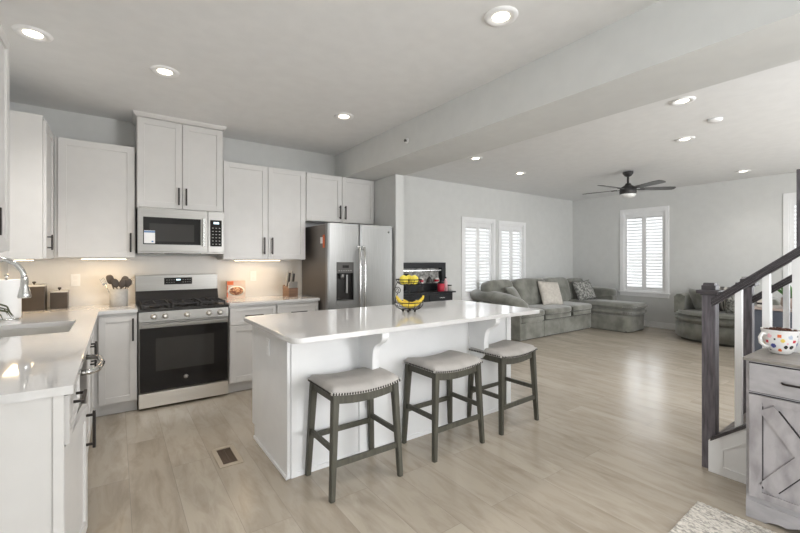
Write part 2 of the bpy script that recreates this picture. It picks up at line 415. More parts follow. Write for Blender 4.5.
for i, ((x, y), lab, k) in enumerate(pots):
    o = p0 if i == 0 else copy_tree(p0)
    x, y = x*1.016, y*1.016
    o.location = (x, y, H); o['label'] = lab
    l = bpy.data.lights.new('lamp', 'SPOT'); l.energy = 34*k; l.color = (1, .965, .93); l.spot_size = math.radians(125); l.spot_blend = .8; l.shadow_soft_size = .06
    lo = bpy.data.objects.new('lamp', l); COL.objects.link(lo); lo.location = (x, y, H-.03)
sm = obj('smoke_detector', MB(T((4.85, 1.414, H))).lathe([(0, -.028), (.045, -.027), (.058, -.018), (.062, -.001), (0, -.001)], 28), 'white_trim')
tag(sm, 'small white smoke detector disc on the living room ceiling', 'smoke detector')
t = thing('fire_sprinkler', 'small dark sprinkler head on the side of the ceiling beam', 'sprinkler', (2.392, 3.236, 2.562))
obj('escutcheon', MB(T((2.392, 3.236, 2.562)) @ R(-PI/2, 'Y')).lathe([(.030, .0005), (.028, .006), (.012, .010), (0, .010)], 20), 'white_trim', t)
obj('head', MB(T((2.383, 3.236, 2.562)) @ R(-PI/2, 'Y')).lathe([(.007, 0), (.009, .014), (.015, .018), (.015, .022), (0, .024)], 14), 'dark_plastic', t)

# ceiling fan
fx, fy = 6.543, 3.022
t = thing('ceiling_fan', 'dark five-blade ceiling fan with a small round light below it', 'ceiling fan', (fx, fy, 2.33))
FM = T((fx, fy, 0))
obj('canopy', MB(FM).lathe([(.0, 2.739), (.075, 2.739), (.075, 2.715), (.045, 2.675), (.02, 2.665), (0, 2.665)], 24), 'fan_dark', t)
obj('downrod', MB(FM).lathe([(.016, 2.67), (.016, 2.54)], 12), 'fan_dark', t)
mo = obj('motor_housing', MB(FM).lathe([(0, 2.56), (.035, 2.56), (.05, 2.53), (.085, 2.51), (.115, 2.49), (.12, 2.42), (.115, 2.39), (0, 2.39)], 32), 'fan_dark', t)
obj('light_bowl', MB(FM).lathe([(.108, 2.40), (.112, 2.385), (.095, 2.355), (.055, 2.338), (0, 2.333)], 32), 'frosted', t)
Fv = Vector((math.sin(YAW), math.cos(YAW), 0)); Rv = Vector((math.cos(YAW), -math.sin(YAW), 0))
for k in range(5):
    a = math.radians(136+72*k); d = Rv*math.cos(a)+Fv*math.sin(a); ang = math.atan2(d.y, d.x)
    BM = T((fx, fy, 2.47)) @ R(ang, 'Z') @ R(math.radians(-11), 'X')
    bl = obj('blade', MB(BM).prism([(.17, -.05), (.58, -.066), (.655, -.060), (.68, -.03), (.68, .03), (.655, .060), (.58, .066), (.17, .05)], -.004, .004, 'z'), 'fan_blade', t)
    obj('blade_iron', MB(BM).box(.10, .24, -.018, .018, -.012, -.004, .002), 'fan_dark', bl)

# ------------------------------------------------------------------ left run of base cabinets
CT = .926
SK = (-.64, -.235, 3.13, 3.70)     # sink hole
m = MB()
for b in ((XL+.001, -.122, 1.796, SK[2]), (XL+.001, -.122, SK[3], YB-.008), (XL+.001, SK[0], SK[2], SK[3]), (SK[1], -.122, SK[2], SK[3])): m.box(*b, .896, CT)
m.box(-.122, .155, 4.252, YB-.008, .896, CT)
tag(obj('worktop', m, 'quartz'), 'white quartz worktop in an L along the left wall with the sink', 'countertop')
t = thing('base_cabinet', 'white base cabinet nearest the camera, with a white end panel and drawer', 'cabinet', (-.45, 2.05, 0))
XFc = -.17
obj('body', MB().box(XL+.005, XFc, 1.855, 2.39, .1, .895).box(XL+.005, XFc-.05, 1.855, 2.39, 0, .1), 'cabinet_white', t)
ep = MB(); ep.box(XL+.005, -.150, 1.815, 1.845, 0.001, .895, .001); ep.box(-.178, -.149, 1.809, 1.816, 0, .895, .001)
obj('end_panel', ep, 'cabinet_white', t)
F = FL(XFc, 1.862, 0)
d = obj('drawer', shaker(FL(XFc+.008, 1.862, .70), .515, .175, .03, .024), 'cabinet_white', t); obj('handle', pull(FL(XFc+.008, 1.862, 0), .24, .80, .16, False, .024), 'black_handle', d)
door(t, FL(XFc, 1.862, .11) @ R(math.radians(4.5), 'Z'), .515, .58, .47, .47, .17)
t = thing('dishwasher', 'dishwasher with a curved steel handle, in the middle of the left run', 'dishwasher', (-.45, 2.72, 0))
obj('body', MB().box(-.70, XFc-.002, 2.40, 3.02, .09, .88), 'dark_plastic', t)
dw = obj('door', MB().box(XFc, XFc+.026, 2.405, 3.015, .10, .88, .004), 'steel', t)
obj('handle', MB().tube([(XFc+.025, 2.58, .79), (XFc+.06, 2.59, .79), (XFc+.092, 2.64, .79), (XFc+.105, 2.78, .79), (XFc+.092, 2.92, .79), (XFc+.06, 2.97, .79), (XFc+.025, 2.98, .79)], .015, 10), 'chrome', dw)
obj('toe_kick', MB().box(-.70, XFc-.05, 2.40, 3.02, .001, .09), 'dark_plastic', t)
t = thing('base_cabinet', 'white sink base cabinet with two doors, under the sink', 'cabinet', (-.45, 3.55, 0))
obj('body', MB().box(XL+.005, XFc, 3.03, 4.20, .1, .66).box(XL+.005, XFc-.05, 3.03, 4.20, 0, .1).box(XFc-.03, XFc, 3.03, 4.20, .66, .895), 'cabinet_white', t)
door(t, FL(XFc, 3.04, .11), .55, .76, .50, .58, .16); door(t, FL(XFc, 3.60, .11), .55, .76, .05, .58, .16)

# sink, faucet
t = thing('undermount_sink', 'stainless undermount sink set into the white left worktop', 'sink', (-.44, 3.5, .70))
a0, a1, b0, b1 = SK
s = MB(); z0 = .69
s.box(a0-.012, a0, b0-.012, b1+.012, z0, .8955); s.box(a1, a1+.012, b0-.012, b1+.012, z0, .8955); s.box(a0, a1, b0-.012, b0, z0, .8955); s.box(a0, a1, b1, b1+.012, z0, .8955); s.box(a0-.012, a1+.012, b0-.012, b1+.012, z0-.01, z0)
obj('basin', s, 'sink_steel', t)
obj('drain', MB(T((-.44, 3.42, z0))).lathe([(0, .004), (.03, .004), (.045, .001), (0, .001)], 20), 'chrome', t)
t = thing('kitchen_faucet', 'tall brushed steel gooseneck faucet with a pull-down spray head', 'faucet', (-.71, 3.32, CT))
fy_ = 3.32; cx_ = -.585; rr = .127
pts = [(-.712, fy_, CT+.03), (-.712, fy_, 1.10)]+[(cx_-rr*math.cos(PI*k/14*1.0), fy_, 1.245+rr*math.sin(PI*k/14)) for k in range(0, 15)]
obj('neck', MB().tube(pts, .0145, 12), 'chrome', t)
obj('base', MB(T((-.712, fy_, CT))).lathe([(.028, .0005), (.028, .02), (.022, .03), (.022, .09), (.016, .10), (0, .10)], 20), 'chrome', t)
obj('spray_head', MB(T((-.458, fy_, 1.13))).lathe([(0, 0), (.030, 0), (.033, .008), (.029, .03), (.020, .075), (.0175, .125), (0, .125)], 20), 'chrome', t)
obj('lever', MB().tube([(-.712, fy_+.02, CT+.06), (-.712, fy_+.06, CT+.075), (-.712, fy_+.10, CT+.09)], .006, 8), 'chrome', t)

# ------------------------------------------------------------------ back wall base cabinets + right worktop
def base_body(t, x0, x1):
    obj('body', MB().box(x0, x1, 4.29, YB-.01, .1, .895), 'cabinet_white', t)
    obj('toe_kick', MB().box(x0, x1, 4.34, YB-.01, .001, .1), 'cabinet_white', t)
t = thing('base_cabinet', 'white corner base cabinet with one tall door, left of the range', 'cabinet', (.0, 4.55, 0))
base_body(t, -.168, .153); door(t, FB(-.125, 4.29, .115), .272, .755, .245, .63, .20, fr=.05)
for (x0, x1, lab, hs) in ((.93, 1.405, 'white base cabinet right next to the range, drawer over door', .44), (1.41, 1.895, 'white base cabinet next to the refrigerator, drawer over door', .05)):
    t = thing('base_cabinet', lab, 'cabinet', ((x0+x1)/2, 4.55, 0))
    base_body(t, x0, x1)
    w_ = x1-x0-.012
    door(t, FB(x0+.006, 4.29, .115), w_, .575, hs-.02 if hs > .2 else .035, .50, .13)
    dr = obj('drawer', shaker(FB(x0+.006, 4.29, .70), w_, .172, .034), 'cabinet_white', t)
    obj('handle', pull(FB(x0+.006, 4.29, .70), w_/2, .086, .185, False), 'black_handle', dr)
tag(obj('worktop', MB().box(.926, 1.902, 4.252, YB-.009, .896, CT, .004), 'quartz'), 'short white quartz worktop between the range and the refrigerator', 'countertop')

# ------------------------------------------------------------------ upper cabinets
ZU0, ZU1 = 1.38, 2.422
def upper(t, x0, x1, z0=ZU0, z1=ZU1, yf=4.572):
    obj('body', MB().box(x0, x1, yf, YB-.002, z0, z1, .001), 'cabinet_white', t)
t = thing('wall_cabinet', 'white wall cabinet left of the microwave, one wide door', 'cabinet', (-.14, 4.72, ZU0))
upper(t, -.44, .148, z1=2.435); door(t, FB(-.415, 4.572, ZU0+.005), .555, ZU1-ZU0+.003, .525, .14, .18)
t = thing('wall_cabinet', 'tall two-door white cabinet above the microwave, reaching the ceiling', 'cabinet', (.535, 4.7, 1.86))
obj('body', MB().box(.157, .918, 4.522, YB-.002, 1.862, 2.728, .001), 'cabinet_white', t)
door(t, FB(.162, 4.522, 1.868), .372, .850, .342, .12, .17); door(t, FB(.540, 4.522, 1.868), .372, .850, .030, .12, .17)
cr = MB(); zz = [(0, 2.722), (.010, 2.726), (.030, 2.750), (.034, 2.7615)]
b = bmesh.new(); rg = []
for o_, z in zz: rg.append([b.verts.new(p) for p in ((.157-o_, YB-.002, z), (.157-o_, 4.502-o_, z), (.918+o_, 4.502-o_, z), (.918+o_, YB-.002, z))])
for p, q in zip(rg, rg[1:]):
    for i in range(4): b.faces.new((p[i], p[(i+1) % 4], q[(i+1) % 4], q[i]))
b.faces.new(rg[0]); b.faces.new(rg[-1]); cr.join(b)
obj('crown', cr, 'cabinet_white', t)
t = thing('wall_cabinet', 'tall two-door white wall cabinet between the microwave and the refrigerator', 'cabinet', (1.39, 4.72, ZU0))
upper(t, .928, 1.853, ZU0-.015); door(t, FB(.932, 4.572, ZU0-.01), .468, ZU1-ZU0+.005, .425, .15, .19); door(t, FB(1.406, 4.572, ZU0-.01), .442, ZU1-ZU0+.005, .040, .15, .19)
t = thing('wall_cabinet', 'short two-door white cabinet above the refrigerator', 'cabinet', (2.33, 4.72, 1.84))
upper(t, 1.856, 2.826, 1.835); door(t, FB(1.862, 4.572, 1.84), .472, .575, .440, .12, .17); door(t, FB(2.342, 4.572, 1.84), .472, .575, .035, .12, .17)
t = thing('wall_cabinet', 'white corner wall cabinet on the left wall, side panel facing the camera', 'cabinet', (-.61, 4.4, ZU0))
obj('body', MB().box(XL+.002, -.462, 4.09, 4.57, ZU0-.01, 2.475, .001), 'cabinet_white', t)
door(t, FL(-.461, 4.10, ZU0-.005), .45, ZU1-ZU0+.02, .045, .125, .12)
t = thing('wall_cabinet', 'white wall cabinet at the left edge of the picture, nearest the camera', 'cabinet', (-.61, 2.4, 1.4))
obj('body', MB().box(XL+.002, -.462, 1.95, 2.80, 1.40, 2.475, .001), 'cabinet_white', t)
door(t, FL(-.461, 1.955, 1.405), .418, 1.06, .38, .125, .12); door(t, FL(-.461, 2.378, 1.405), .418, 1.06, .035, .125, .12)
# under-cabinet light bars
def bar_light(x0, x1, y0, y1, z, lab, p, sx_, sy_):
    t = thing('under_cabinet_light', lab, 'light', ((x0+x1)/2, (y0+y1)/2, z-.014), group=None)
    obj('housing', MB().box(x0, x1, y0, y1, z-.010, z-.0005), 'white_trim', t)
    obj('diffuser', MB().box(x0+.004, x1-.004, y0+.004, y1-.004, z-.014, z-.010), 'strip_glow', t)
    area('strip_lamp', ((x0+x1)/2, (y0+y1)/2, z-.018), (0, 0, 0), sx_, sy_, p, (1, .68, .36))
bar_light(-.26, .08, 4.60, 4.66, ZU0, 'warm light bar under the wall cabinet left of the microwave', .75, .3, .04)
bar_light(1.06, 1.56, 4.60, 4.66, ZU0-.015, 'warm light bar under the wall cabinet right of the microwave', .95, .45, .04)
bar_light(-.70, -.56, 4.15, 4.50, ZU0-.01, 'warm light bar under the corner wall cabinet on the left wall', .7, .12, .3)

# ------------------------------------------------------------------ microwave
t = thing('microwave', 'stainless over-the-range microwave under the tall white cabinet', 'microwave', (.535, 4.65, 1.42))
obj('body', MB().box(.162, .914, 4.478, YB-.01, 1.425, 1.860, .002), 'steel', t)
F = FB(.160, 4.478, 1.425)
df = obj('door', MB(F).box(0, .60, 0, .03, .015, .432, .004), 'steel', t)
obj('window', MB(F).box(.045, .535, .028, .034, .085, .345, .003), 'black_glass', df)
obj('inner_screen', MB(F).box(.095, .475, .034, .0345, .115, .285), 'oven_window', df)
obj('handle', MB(F).box(.548, .572, .045, .062, .07, .355, .004).box(.553, .567, .028, .047, .085, .105).box(.553, .567, .028, .047, .32, .34), 'chrome', df)
cp = obj('control_panel', MB(F).box(.602, .755, 0, .03, .015, .432, .004), 'steel', t)
obj('keypad', MB(F).box(.622, .732, .029, .033, .075, .345, .002), 'black_glass', cp)
obj('display', MB(F).box(.655, .705, .033, .0338, .305, .325), 'digits', cp)
k = MB(F)
for i in range(6):
    for j in range(3): k.box(.64+j*.032, .654+j*.032, .033, .0336, .095+i*.033, .101+i*.033)
obj('keys', k, 'key_print', cp)
lb = obj('energy_label', MB(F).box(.052, .140, .034, .0352, .095, .215), 'paper_white', df)
obj('print', MB(F).box(.052, .140, .0352, .0356, .195, .212).box(.112, .128, .0352, .0356, .105, .118), 'label_blue', lb)
obj('vent_grille', MB(F).box(.0, .755, .0, .035, .0, .014, .002), 'steel', t)
obj('underside_lamp', MB(F).box(.22, .54, -.05, .03, -.006, .0), 'black_enamel', t)

# ------------------------------------------------------------------ range
t = thing('gas_range', 'stainless steel gas range with black glass oven door', 'stove', (.54, 4.57, 0))
F = FB(.163, 4.29, 0); Wd = .754
obj('body', MB().box(.165, .915, 4.29, 4.85, .03, .895, .002), 'dark_plastic', t)
obj('storage_drawer', MB(F).box(0, Wd, 0, .032, .022, .152, .004), 'steel_lit', t)
od = obj('oven_door', MB(F).box(0, Wd, 0, .034, .160, .795, .004), 'steel', t)
obj('glass', MB(F).box(.006, Wd-.006, .033, .038, .165, .742, .002), 'black_glass', od)
obj('window', MB(F).box(.13, .62, .038, .0386, .345, .645), 'oven_window', od)
em = MB(F @ T((.375, .0388, .262)) @ R(-PI/2, 'X')); em.lathe([(.017, 0), (.019, 0), (.019, .001), (.017, .001)], 24, cap=False); em.lathe([(0, 0), (.0135, 0), (.0135, .0008), (0, .0008)], 20)
obj('round_badge', em, 'key_print', od)
obj('handle', MB(F).box(.02, Wd-.02, .060, .078, .752, .782, .006).box(.04, .07, .033, .062, .758, .776).box(Wd-.07, Wd-.04, .033, .062, .758, .776), 'steel', od)
cp = obj('control_panel', MB(F).prism([(-.03, .800), (.036, .800), (.030, .888), (-.03, .888)], 0, Wd, 'x', M=Matrix(((1, 0, 0, 0), (0, 1, 0, 0), (0, 0, 1, 0), (0, 0, 0, 1)))), 'steel', t)
for u in (.115, .205, .385, .575, .675):
    obj('knob', MB(F @ T((u, .034, .845)) @ R(-PI/2, 'X')).lathe([(.026, -.002), (.026, .006), (.019, .010), (.018, .032), (.015, .036), (0, .036)], 20), 'steel_lit', cp)
obj('cooktop', MB().box(.160, .920, 4.262, 4.80, .888, .915, .004), 'black_enamel', t)
for k in range(3):
    g = MB(); x0 = .185+k*.243; x1 = x0+.225
    for y in (4.30, 4.50, 4.70): g.bar((x0, y, .948), (x1, y, .948), .012, .014)
    for x in (x0+.006, (x0+x1)/2, x1-.006): g.bar((x, 4.295, .948), (x, 4.705, .948), .012, .014)
    for x in (x0+.006, x1-.006):
        for y in (4.30, 4.70): g.box(x-.006, x+.006, y-.006, y+.006, .914, .945)
    obj('grate', g, 'cast_iron', t)
for (x, y, r) in ((.30, 4.40, .045), (.30, 4.62, .035), (.54, 4.50, .05), (.785, 4.40, .035), (.785, 4.62, .045)):
    obj('burner', MB(T((x, y, .915))).lathe([(0, .022), (r*.7, .022), (r*.75, .012), (r, .010), (r, 0)], 20), 'cast_iron', t)
bgd = obj('backguard', MB().box(.155, .918, 4.80, 4.865, .915, 1.205, .003), 'steel', t)
obj('vent_strip', MB().prism([(4.74, .916), (4.80, .916), (4.80, 1.045), (4.785, 1.045)], .156, .917, 'x'), 'black_enamel', bgd)
obj('display_panel', MB().box(.405, .665, 4.796, 4.801, 1.105, 1.175), 'black_glass', bgd)
obj('clock_digits', MB().box(.515, .555, 4.7952, 4.7962, 1.145, 1.160), 'digits', bgd)
k = MB()
for i in range(4):
    for x in (.425+i*.022, .575+i*.022):
        for z in (1.125, 1.150): k.box(x, x+.010, 4.7952, 4.7962, z, z+.004)
obj('keys', k, 'key_print', bgd)
obj('foot', MB(T((.2, 4.35, 0))).lathe([(.015, .001), (.015, .03)], 12), 'dark_plastic', t); obj('foot', MB(T((.88, 4.35, 0))).lathe([(.015, .001), (.015, .03)], 12), 'dark_plastic', t)

# ------------------------------------------------------------------ refrigerator
t = thing('refrigerator', 'stainless side-by-side refrigerator with water dispenser in the left door', 'refrigerator', (2.35, 4.45, 0))
obj('body', MB().box(1.915, 2.788, 4.135, 4.83, .01, 1.765, .004), 'fridge_side', t)
def fdoor(x0, x1, hole=None):
    m = MB(); y1 = 4.130; y0 = 4.063; xm = (x0+x1)/2; hw = (x1-x0)/2
    def seg(a, b_, z0, z1, bv=0, ys=0):
        n = max(2, int((b_-a)/.02)); p = []
        for k in range(n+1): x = a+(b_-a)*k/n; u = abs(x-xm)/hw; p.append((x, y0+ys-.002+.004*u**2+(.010*max(0, (u-.93)/.07)**2)))
        m.prism(p+[(b_, y1), (a, y1)], z0, z1, 'z')
    if not hole: seg(x0, x1, .04, 1.775); return m
    h0, h1, z0, z1 = hole
    seg(x0, h0, z0, z1); seg(h1, x1, z0, z1); seg(x0, x1, .04, z0); seg(x0, x1, z1, 1.775)
    m.box(h0-.01, h1+.01, y1-.006, y1, z0-.01, z1+.01)
    return m
fl = obj('freezer_door', fdoor(1.912, 2.316, (2.015, 2.235, .90, 1.335)), 'fridge_steel', t)
obj('dispenser_panel', MB().box(2.017, 2.233, 4.060, 4.10, 1.21, 1.333, .003), 'dark_plastic', fl)
obj('display', MB().box(2.09, 2.17, 4.058, 4.0605, 1.27, 1.30), 'black_glass', fl)
k = MB()
for i in range(6): k.box(2.04+i*.03, 2.055+i*.03, 4.0585, 4.0605, 1.235, 1.243)
obj('keys', k, 'key_print', fl)
obj('recess', MB().box(2.016, 2.234, 4.118, 4.123, .901, 1.21).box(2.016, 2.021, 4.066, 4.12, .901, 1.21).box(2.229, 2.234, 4.066, 4.12, .901, 1.21), 'black_enamel', fl)
obj('spout', MB(T((2.10, 4.09, 1.15))).lathe([(.0, 0), (.022, 0), (.028, .05), (0, .05)], 16).box(.05, .07, -.005, .015, -.17, .04), 'fridge_steel', fl)
obj('drip_tray', MB().prism([(2.015, .90), (2.235, .90), (2.235, .875), (2.20, .845), (2.05, .845), (2.015, .875)], 4.050, 4.066, 'y'), 'fridge_steel', fl)
fr_ = obj('fridge_door', fdoor(2.324, 2.788), 'fridge_steel', t)
for par, x in ((fl, 2.287), (fr_, 2.353)):
    obj('handle', MB().tube([(x, 4.064, 1.50), (x, 4.03, 1.50), (x, 4.012, 1.475), (x, 4.003, 1.25), (x, 4.000, 1.05), (x, 4.003, .80), (x, 4.012, .58), (x, 4.03, .555), (x, 4.064, .555)], .014, 10), 'chrome', par)
    obj('handle_bracket', MB().box(x-.017, x+.017, 4.028, 4.064, 1.475, 1.525, .003), 'chrome', par)
obj('round_badge', MB(T((2.72, 4.0625, 1.70)) @ R(PI/2, 'X')).lathe([(.013, -.001), (.013, .002), (0, .002)], 20), 'dark_plastic', fr_)
obj('toe_grille', MB().box(1.93, 2.77, 4.10, 4.134, .005, .038), 'dark_plastic', t)
n = MB(); n.box(1.909, 1.9142, 4.20, 4.262, 1.55, 1.62); 
tag(recenter(obj('fridge_note', n, 'paper_white')), 'small white note stuck on the side of the refrigerator', 'note')
n = MB(); n.box(1.908, 1.9142, 4.155, 4.196, 1.50, 1.645)
tag(recenter(obj('fridge_magnet', n, 'orange_print')), 'orange and red magnet on the side of the refrigerator, by its front edge', 'magnet')

# ------------------------------------------------------------------ island
t = thing('kitchen_island', 'white kitchen island with quartz top and curved corbels', 'island', (1.92, 2.75, 0))
IX0, IX1, IY0, IY1 = .862, 2.982, 2.41, 3.19
m = MB(); m.box(IX0+.02, IX1-.02, IY0+.012, IY1-.02, .10, .895); m.box(IX0+.02, IX1-.02, IY0+.012, IY1-.09, 0.001, .10)
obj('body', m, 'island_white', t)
for x0, s in ((IX0, 1), (IX1-.02, -1)):
    m = MB(); m.prism([(IY0+.006, .001), (IY1-.06, .001), (IY1-.06, .10), (IY1, .10), (IY1, .895), (IY0+.006, .895)], x0, x0+.02, 'x')
    obj('end_panel', m, 'island_white', t)
m = MB(); m.box(IX0-.010, IX0, IY0-.0, IY1-.06, .001, .022, .003)
obj('shoe_moulding', m, 'island_white', t)
for x in (IX0+.024, IX1-.066): obj('corner_stile', MB().box(x, x+.042, IY0, IY0+.013, .001, .895, .001), 'island_white', t)
obj('bottom_rail', MB().box(IX0+.066, IX1-.066, IY0+.002, IY0+.013, .001, .03, .001), 'island_white', t)
def corbel(x):
    pr = [(IY0, .895)]+[(IY0-a, z) for a, z in ((.285, .895), (.285, .870), (.280, .855), (.268, .841), (.250, .829), (.228, .819), (.206, .808), (.188, .792), (.176, .770), (.169, .742), (.165, .70), (.163, .61), (.155, .58), (.135, .558), (.105, .545), (.06, .54))]+[(IY0, .54)]
    return MB().prism(pr, x, x+.052, 'x', bev=.0015)
for x in (1.375, 2.440):
    obj('corbel', corbel(x), 'island_white', t); obj('batten', MB().box(x-.004, x+.056, IY0+.000, IY0+.013, .03, .895, .001), 'island_white', t)
# rounded-corner top
def rrect(x0, x1, y0, y1, r, n=8):
    p = []
    for cx, cy, a0 in ((x1-r, y1-r, 0), (x0+r, y1-r, 90), (x0+r, y0+r, 180), (x1-r, y0+r, 270)):
        for k in range(n+1): a = math.radians(a0+90*k/n); p.append((cx+r*math.cos(a), cy+r*math.sin(a)))
    return p
obj('countertop', MB().prism(rrect(.788, 3.045, 2.125, 3.205, .055), .896, CT, 'z', bev=.003), 'quartz', t)
ot = thing('wall_outlet', 'white outlet plate on the left end panel of the island', 'outlet', (IX0, 2.80, .74))
obj('cover_plate', MB().box(IX0-.006, IX0-.0005, 2.755, 2.825, .70, .815, .002), 'white_trim', ot)
obj('sockets', MB().box(IX0-.0075, IX0-.006, 2.775, 2.805, .715, .750).box(IX0-.0075, IX0-.006, 2.775, 2.805, .765, .80), 'paper_white', ot)

for x, lab in ((-.316, 'white outlet plate on the backsplash, right of the bronze canisters'), (1.325, 'white outlet plate on the backsplash, above the food box and knives')):
    ot = thing('wall_outlet', lab, 'outlet', (x, YB, 1.11))
    obj('cover_plate', MB().box(x-.035, x+.035, YB-.014, YB-.0085, 1.112, 1.227, .002), 'white_trim', ot)
    sk_ = MB()
    for z in (1.125, 1.175): sk_.box(x-.016, x+.016, YB-.0155, YB-.014, z, z+.036); 
    sk_.box(x-.003, x+.003, YB-.0158, YB-.0155, 1.135, 1.147)
    obj('sockets', sk_, 'paper_white', ot)

# ------------------------------------------------------------------ stools
def stool():
    t = thing('counter_stool', 'x', 'stool', (0, 0, 0), group='stools along the island')
    fxw, fyd, txw, tyd = .236, .172, .205, .150; ZT = .60
    for sx_ in (-1, 1):
        for sy_ in (-1, 1):
            b = bmesh.new(); w0, w1 = .0155, .021
            lo = [b.verts.new((sx_*fxw+dx*w0, sy_*fyd+dy*w0, .001)) for dx, dy in ((-1, -1), (1, -1), (1, 1), (-1, 1))]
            hi = [b.verts.new((sx_*txw+dx*w1, sy_*tyd+dy*w1, ZT)) for dx, dy in ((-1, -1), (1, -1), (1, 1), (-1, 1))]
            b.faces.new(lo); b.faces.new(hi)
            for i in range(4): b.faces.new((lo[i], lo[(i+1) % 4], hi[(i+1) % 4], hi[i]))
            bmesh.ops.recalc_face_normals(b, faces=b.faces)
            bmesh.ops.bevel(b, geom=[e_ for e_ in b.edges if abs(e_.verts[0].co.z-e_.verts[1].co.z) > .3], offset=.004, segments=2, affect='EDGES')
            obj('leg', MB().join(b), 'stool_wood', t)
    def at(z): k = z/ZT; return fxw+(txw-fxw)*k, fyd+(tyd-fyd)*k
    x, y = at(.20); obj('stretcher', MB().box(-x, x, -y-.009, -y+.009, .182, .216, .002), 'stool_wood', t)
    x, y = at(.245); obj('stretcher', MB().box(-x, x, y-.009, y+.009, .230, .262, .002), 'stool_wood', t)
    x, y = at(.28)
    for s in (-1, 1): obj('stretcher', MB().box(s*x-.009, s*x+.009, -y, y, .265, .297, .002), 'stool_wood', t)
    # curved apron rails
    sag = lambda u: .022*(u/.235)**2    # saddle profile: rises to the ends
    for s in (-1, 1):
        p = []; N_ = 12
        for i in range(N_+1): u = -.200+.400*i/N_; p.append((u, .573+sag(u)))
        for i in range(N_+1): u = .200-.400*i/N_; p.append((u, .520+.022*(u/.2)**2*.9))
        obj('apron', MB().prism(p, s*.150-.011, s*.150+.011, 'y'), 'stool_wood', t)
    for s in (-1, 1): obj('apron', MB().box(s*.205-.011, s*.205+.011, -.15, .15, .545, .605), 'stool_wood', t)
    b = bmesh.new(); nx_, ny_ = 28, 14; a_, d_ = .240, .180
    top = []; 
    def edge(x, y): return max(0, 1-max(abs(x)**9, abs(y)**7))
    g1, g0 = [], []
    for i in range(nx_+1):
        r1, r0 = [], []
        for j in range(ny_+1):
            x = -1+2*i/nx_; y = -1+2*j/ny_
            cxr = x*a_*(1-.03*y**8); cyr = y*d_*(1-.05*x**8)
            zb = .574+sag(x*a_); zt = zb+.020+.036*(edge(x, y))**.5*(1-.3*y*y)
            r1.append(b.verts.new((cxr, cyr, zt))); r0.append(b.verts.new((cxr*.985, cyr*.985, zb)))
        g1.append(r1); g0.append(r0)
    for g in (g1, g0):
        for i in range(nx_):
            for j in range(ny_): f = b.faces.new((g[i][j], g[i+1][j], g[i+1][j+1], g[i][j+1])); f.smooth = True
    for i in range(nx_):
        for j in (0, ny_): b.faces.new((g1[i][j], g1[i+1][j], g0[i+1][j], g0[i][j]))
    for j in range(ny_):
        for i in (0, nx_): b.faces.new((g1[i][j], g1[i][j+1], g0[i][j+1], g0[i][j]))
    se = obj('seat', MB().join(b), 'stool_fabric', t)
    nl = MB(); nm = MB()
    def dome(mb_, p, r): mb_.soft(*p, r, r, r, 1, nu=6, nv=4)
    for s in (-1, 1):
        for k in range(27):
            x = -.228+.456*k/26
            dome(nl if True else nm, (x, s*.1765, .583+sag(x)), .0082)
        for k in range(1, 20):
            y = -.172+.344*k/20
            dome(nl, (s*.2365, y, .583+sag(.235)), .0082)
    obj('nailheads', nl, 'nail_brass', se)
    tr = MB()
    for s in (-1, 1):
        p = [( -.237+.474*i/16) for i in range(17)]
        for x0, x1 in zip(p, p[1:]): tr.bar((x0, s*.177, .583+sag(x0)), (x1, s*.177, .583+sag(x1)), .003, .011)
        tr.box(s*.2365-.0015, s*.2365+.0015, -.177, .177, .575+sag(.235), .591+sag(.235))
    obj('nail_tape', tr, 'nail_pale', se)
    return t
s0 = stool()
for i, (x, y, r, lab) in enumerate(((1.226, 2.225, 0, 'grey saddle-seat stool with nailhead trim, nearest the camera'),
        (1.985, 2.235, 1, 'grey saddle-seat stool in the middle of the three at the island'),
        (2.675, 2.255, 2, 'grey saddle-seat stool farthest from the camera, by the right end of the island'))):
    o = s0 if i == 0 else copy_tree(s0)
    o.location = (x, y, 0); o.rotation_euler = (0, 0, math.radians(r)); o['label'] = lab

# ------------------------------------------------------------------ fruit stand on the island
bx, by = 2.0, 2.68
t = thing('fruit_stand', 'two-tier black wire fruit stand on the island', 'fruit basket', (bx, by, CT))
def bowl(z, r, h, rb):
    m = MB(T((bx, by, z)))
    ring = lambda rr_, zz_: [(rr_*math.cos(2*PI*k/28), rr_*math.sin(2*PI*k/28), zz_) for k in range(28)]
    m.tube(ring(r, h), .0036, 6, closed=True); m.tube(ring(rb, 0), .0034, 6, closed=True); m.tube(ring((r+rb)/2+.012, h*.5), .0024, 5, closed=True)
    for k in range(14):
        a = 2*PI*k/14
        m.tube([((rb+(r-rb)*math.sin(PI/2*j/6))*math.cos(a), (rb+(r-rb)*math.sin(PI/2*j/6))*math.sin(a), h*(1-math.cos(PI/2*j/6))) for j in range(7)], .0021, 5)
    return m
obj('bowl', bowl(CT+.022, .122, .062, .055), 'wire_black', t)
obj('bowl', bowl(CT+.228, .108, .045, .05), 'wire_black', t)
st = MB(); st.tube([(bx, by, CT+.022), (bx, by, CT+.275)], .0035, 8)
obj('stem', st, 'wire_black', t)
sp = MB()
for sgn in (-1, 1):
    c = Vector((bx, by, CT+.180))+Rv*sgn*.095
    sp.tube([c+Rv*(.031*(1-k/26)*math.cos(k*.55)*sgn)+Vector((0, 0, .031*(1-k/26)*math.sin(k*.55))) for k in range(22)], .0032, 6)
    q = [c+Rv*sgn*.031, c+Rv*sgn*.02+Vector((0, 0, .03)), c+Vector((0, 0, .075))]
    sp.tube(q, .0034, 6); sp.tube([c+Vector((0, 0, -.022)), c+Rv*sgn*.015+Vector((0, 0, -.06)), c+Rv*sgn*.02+Vector((0, 0, -.10))], .0034, 6)
obj('scroll_arm', sp, 'wire_black', t)
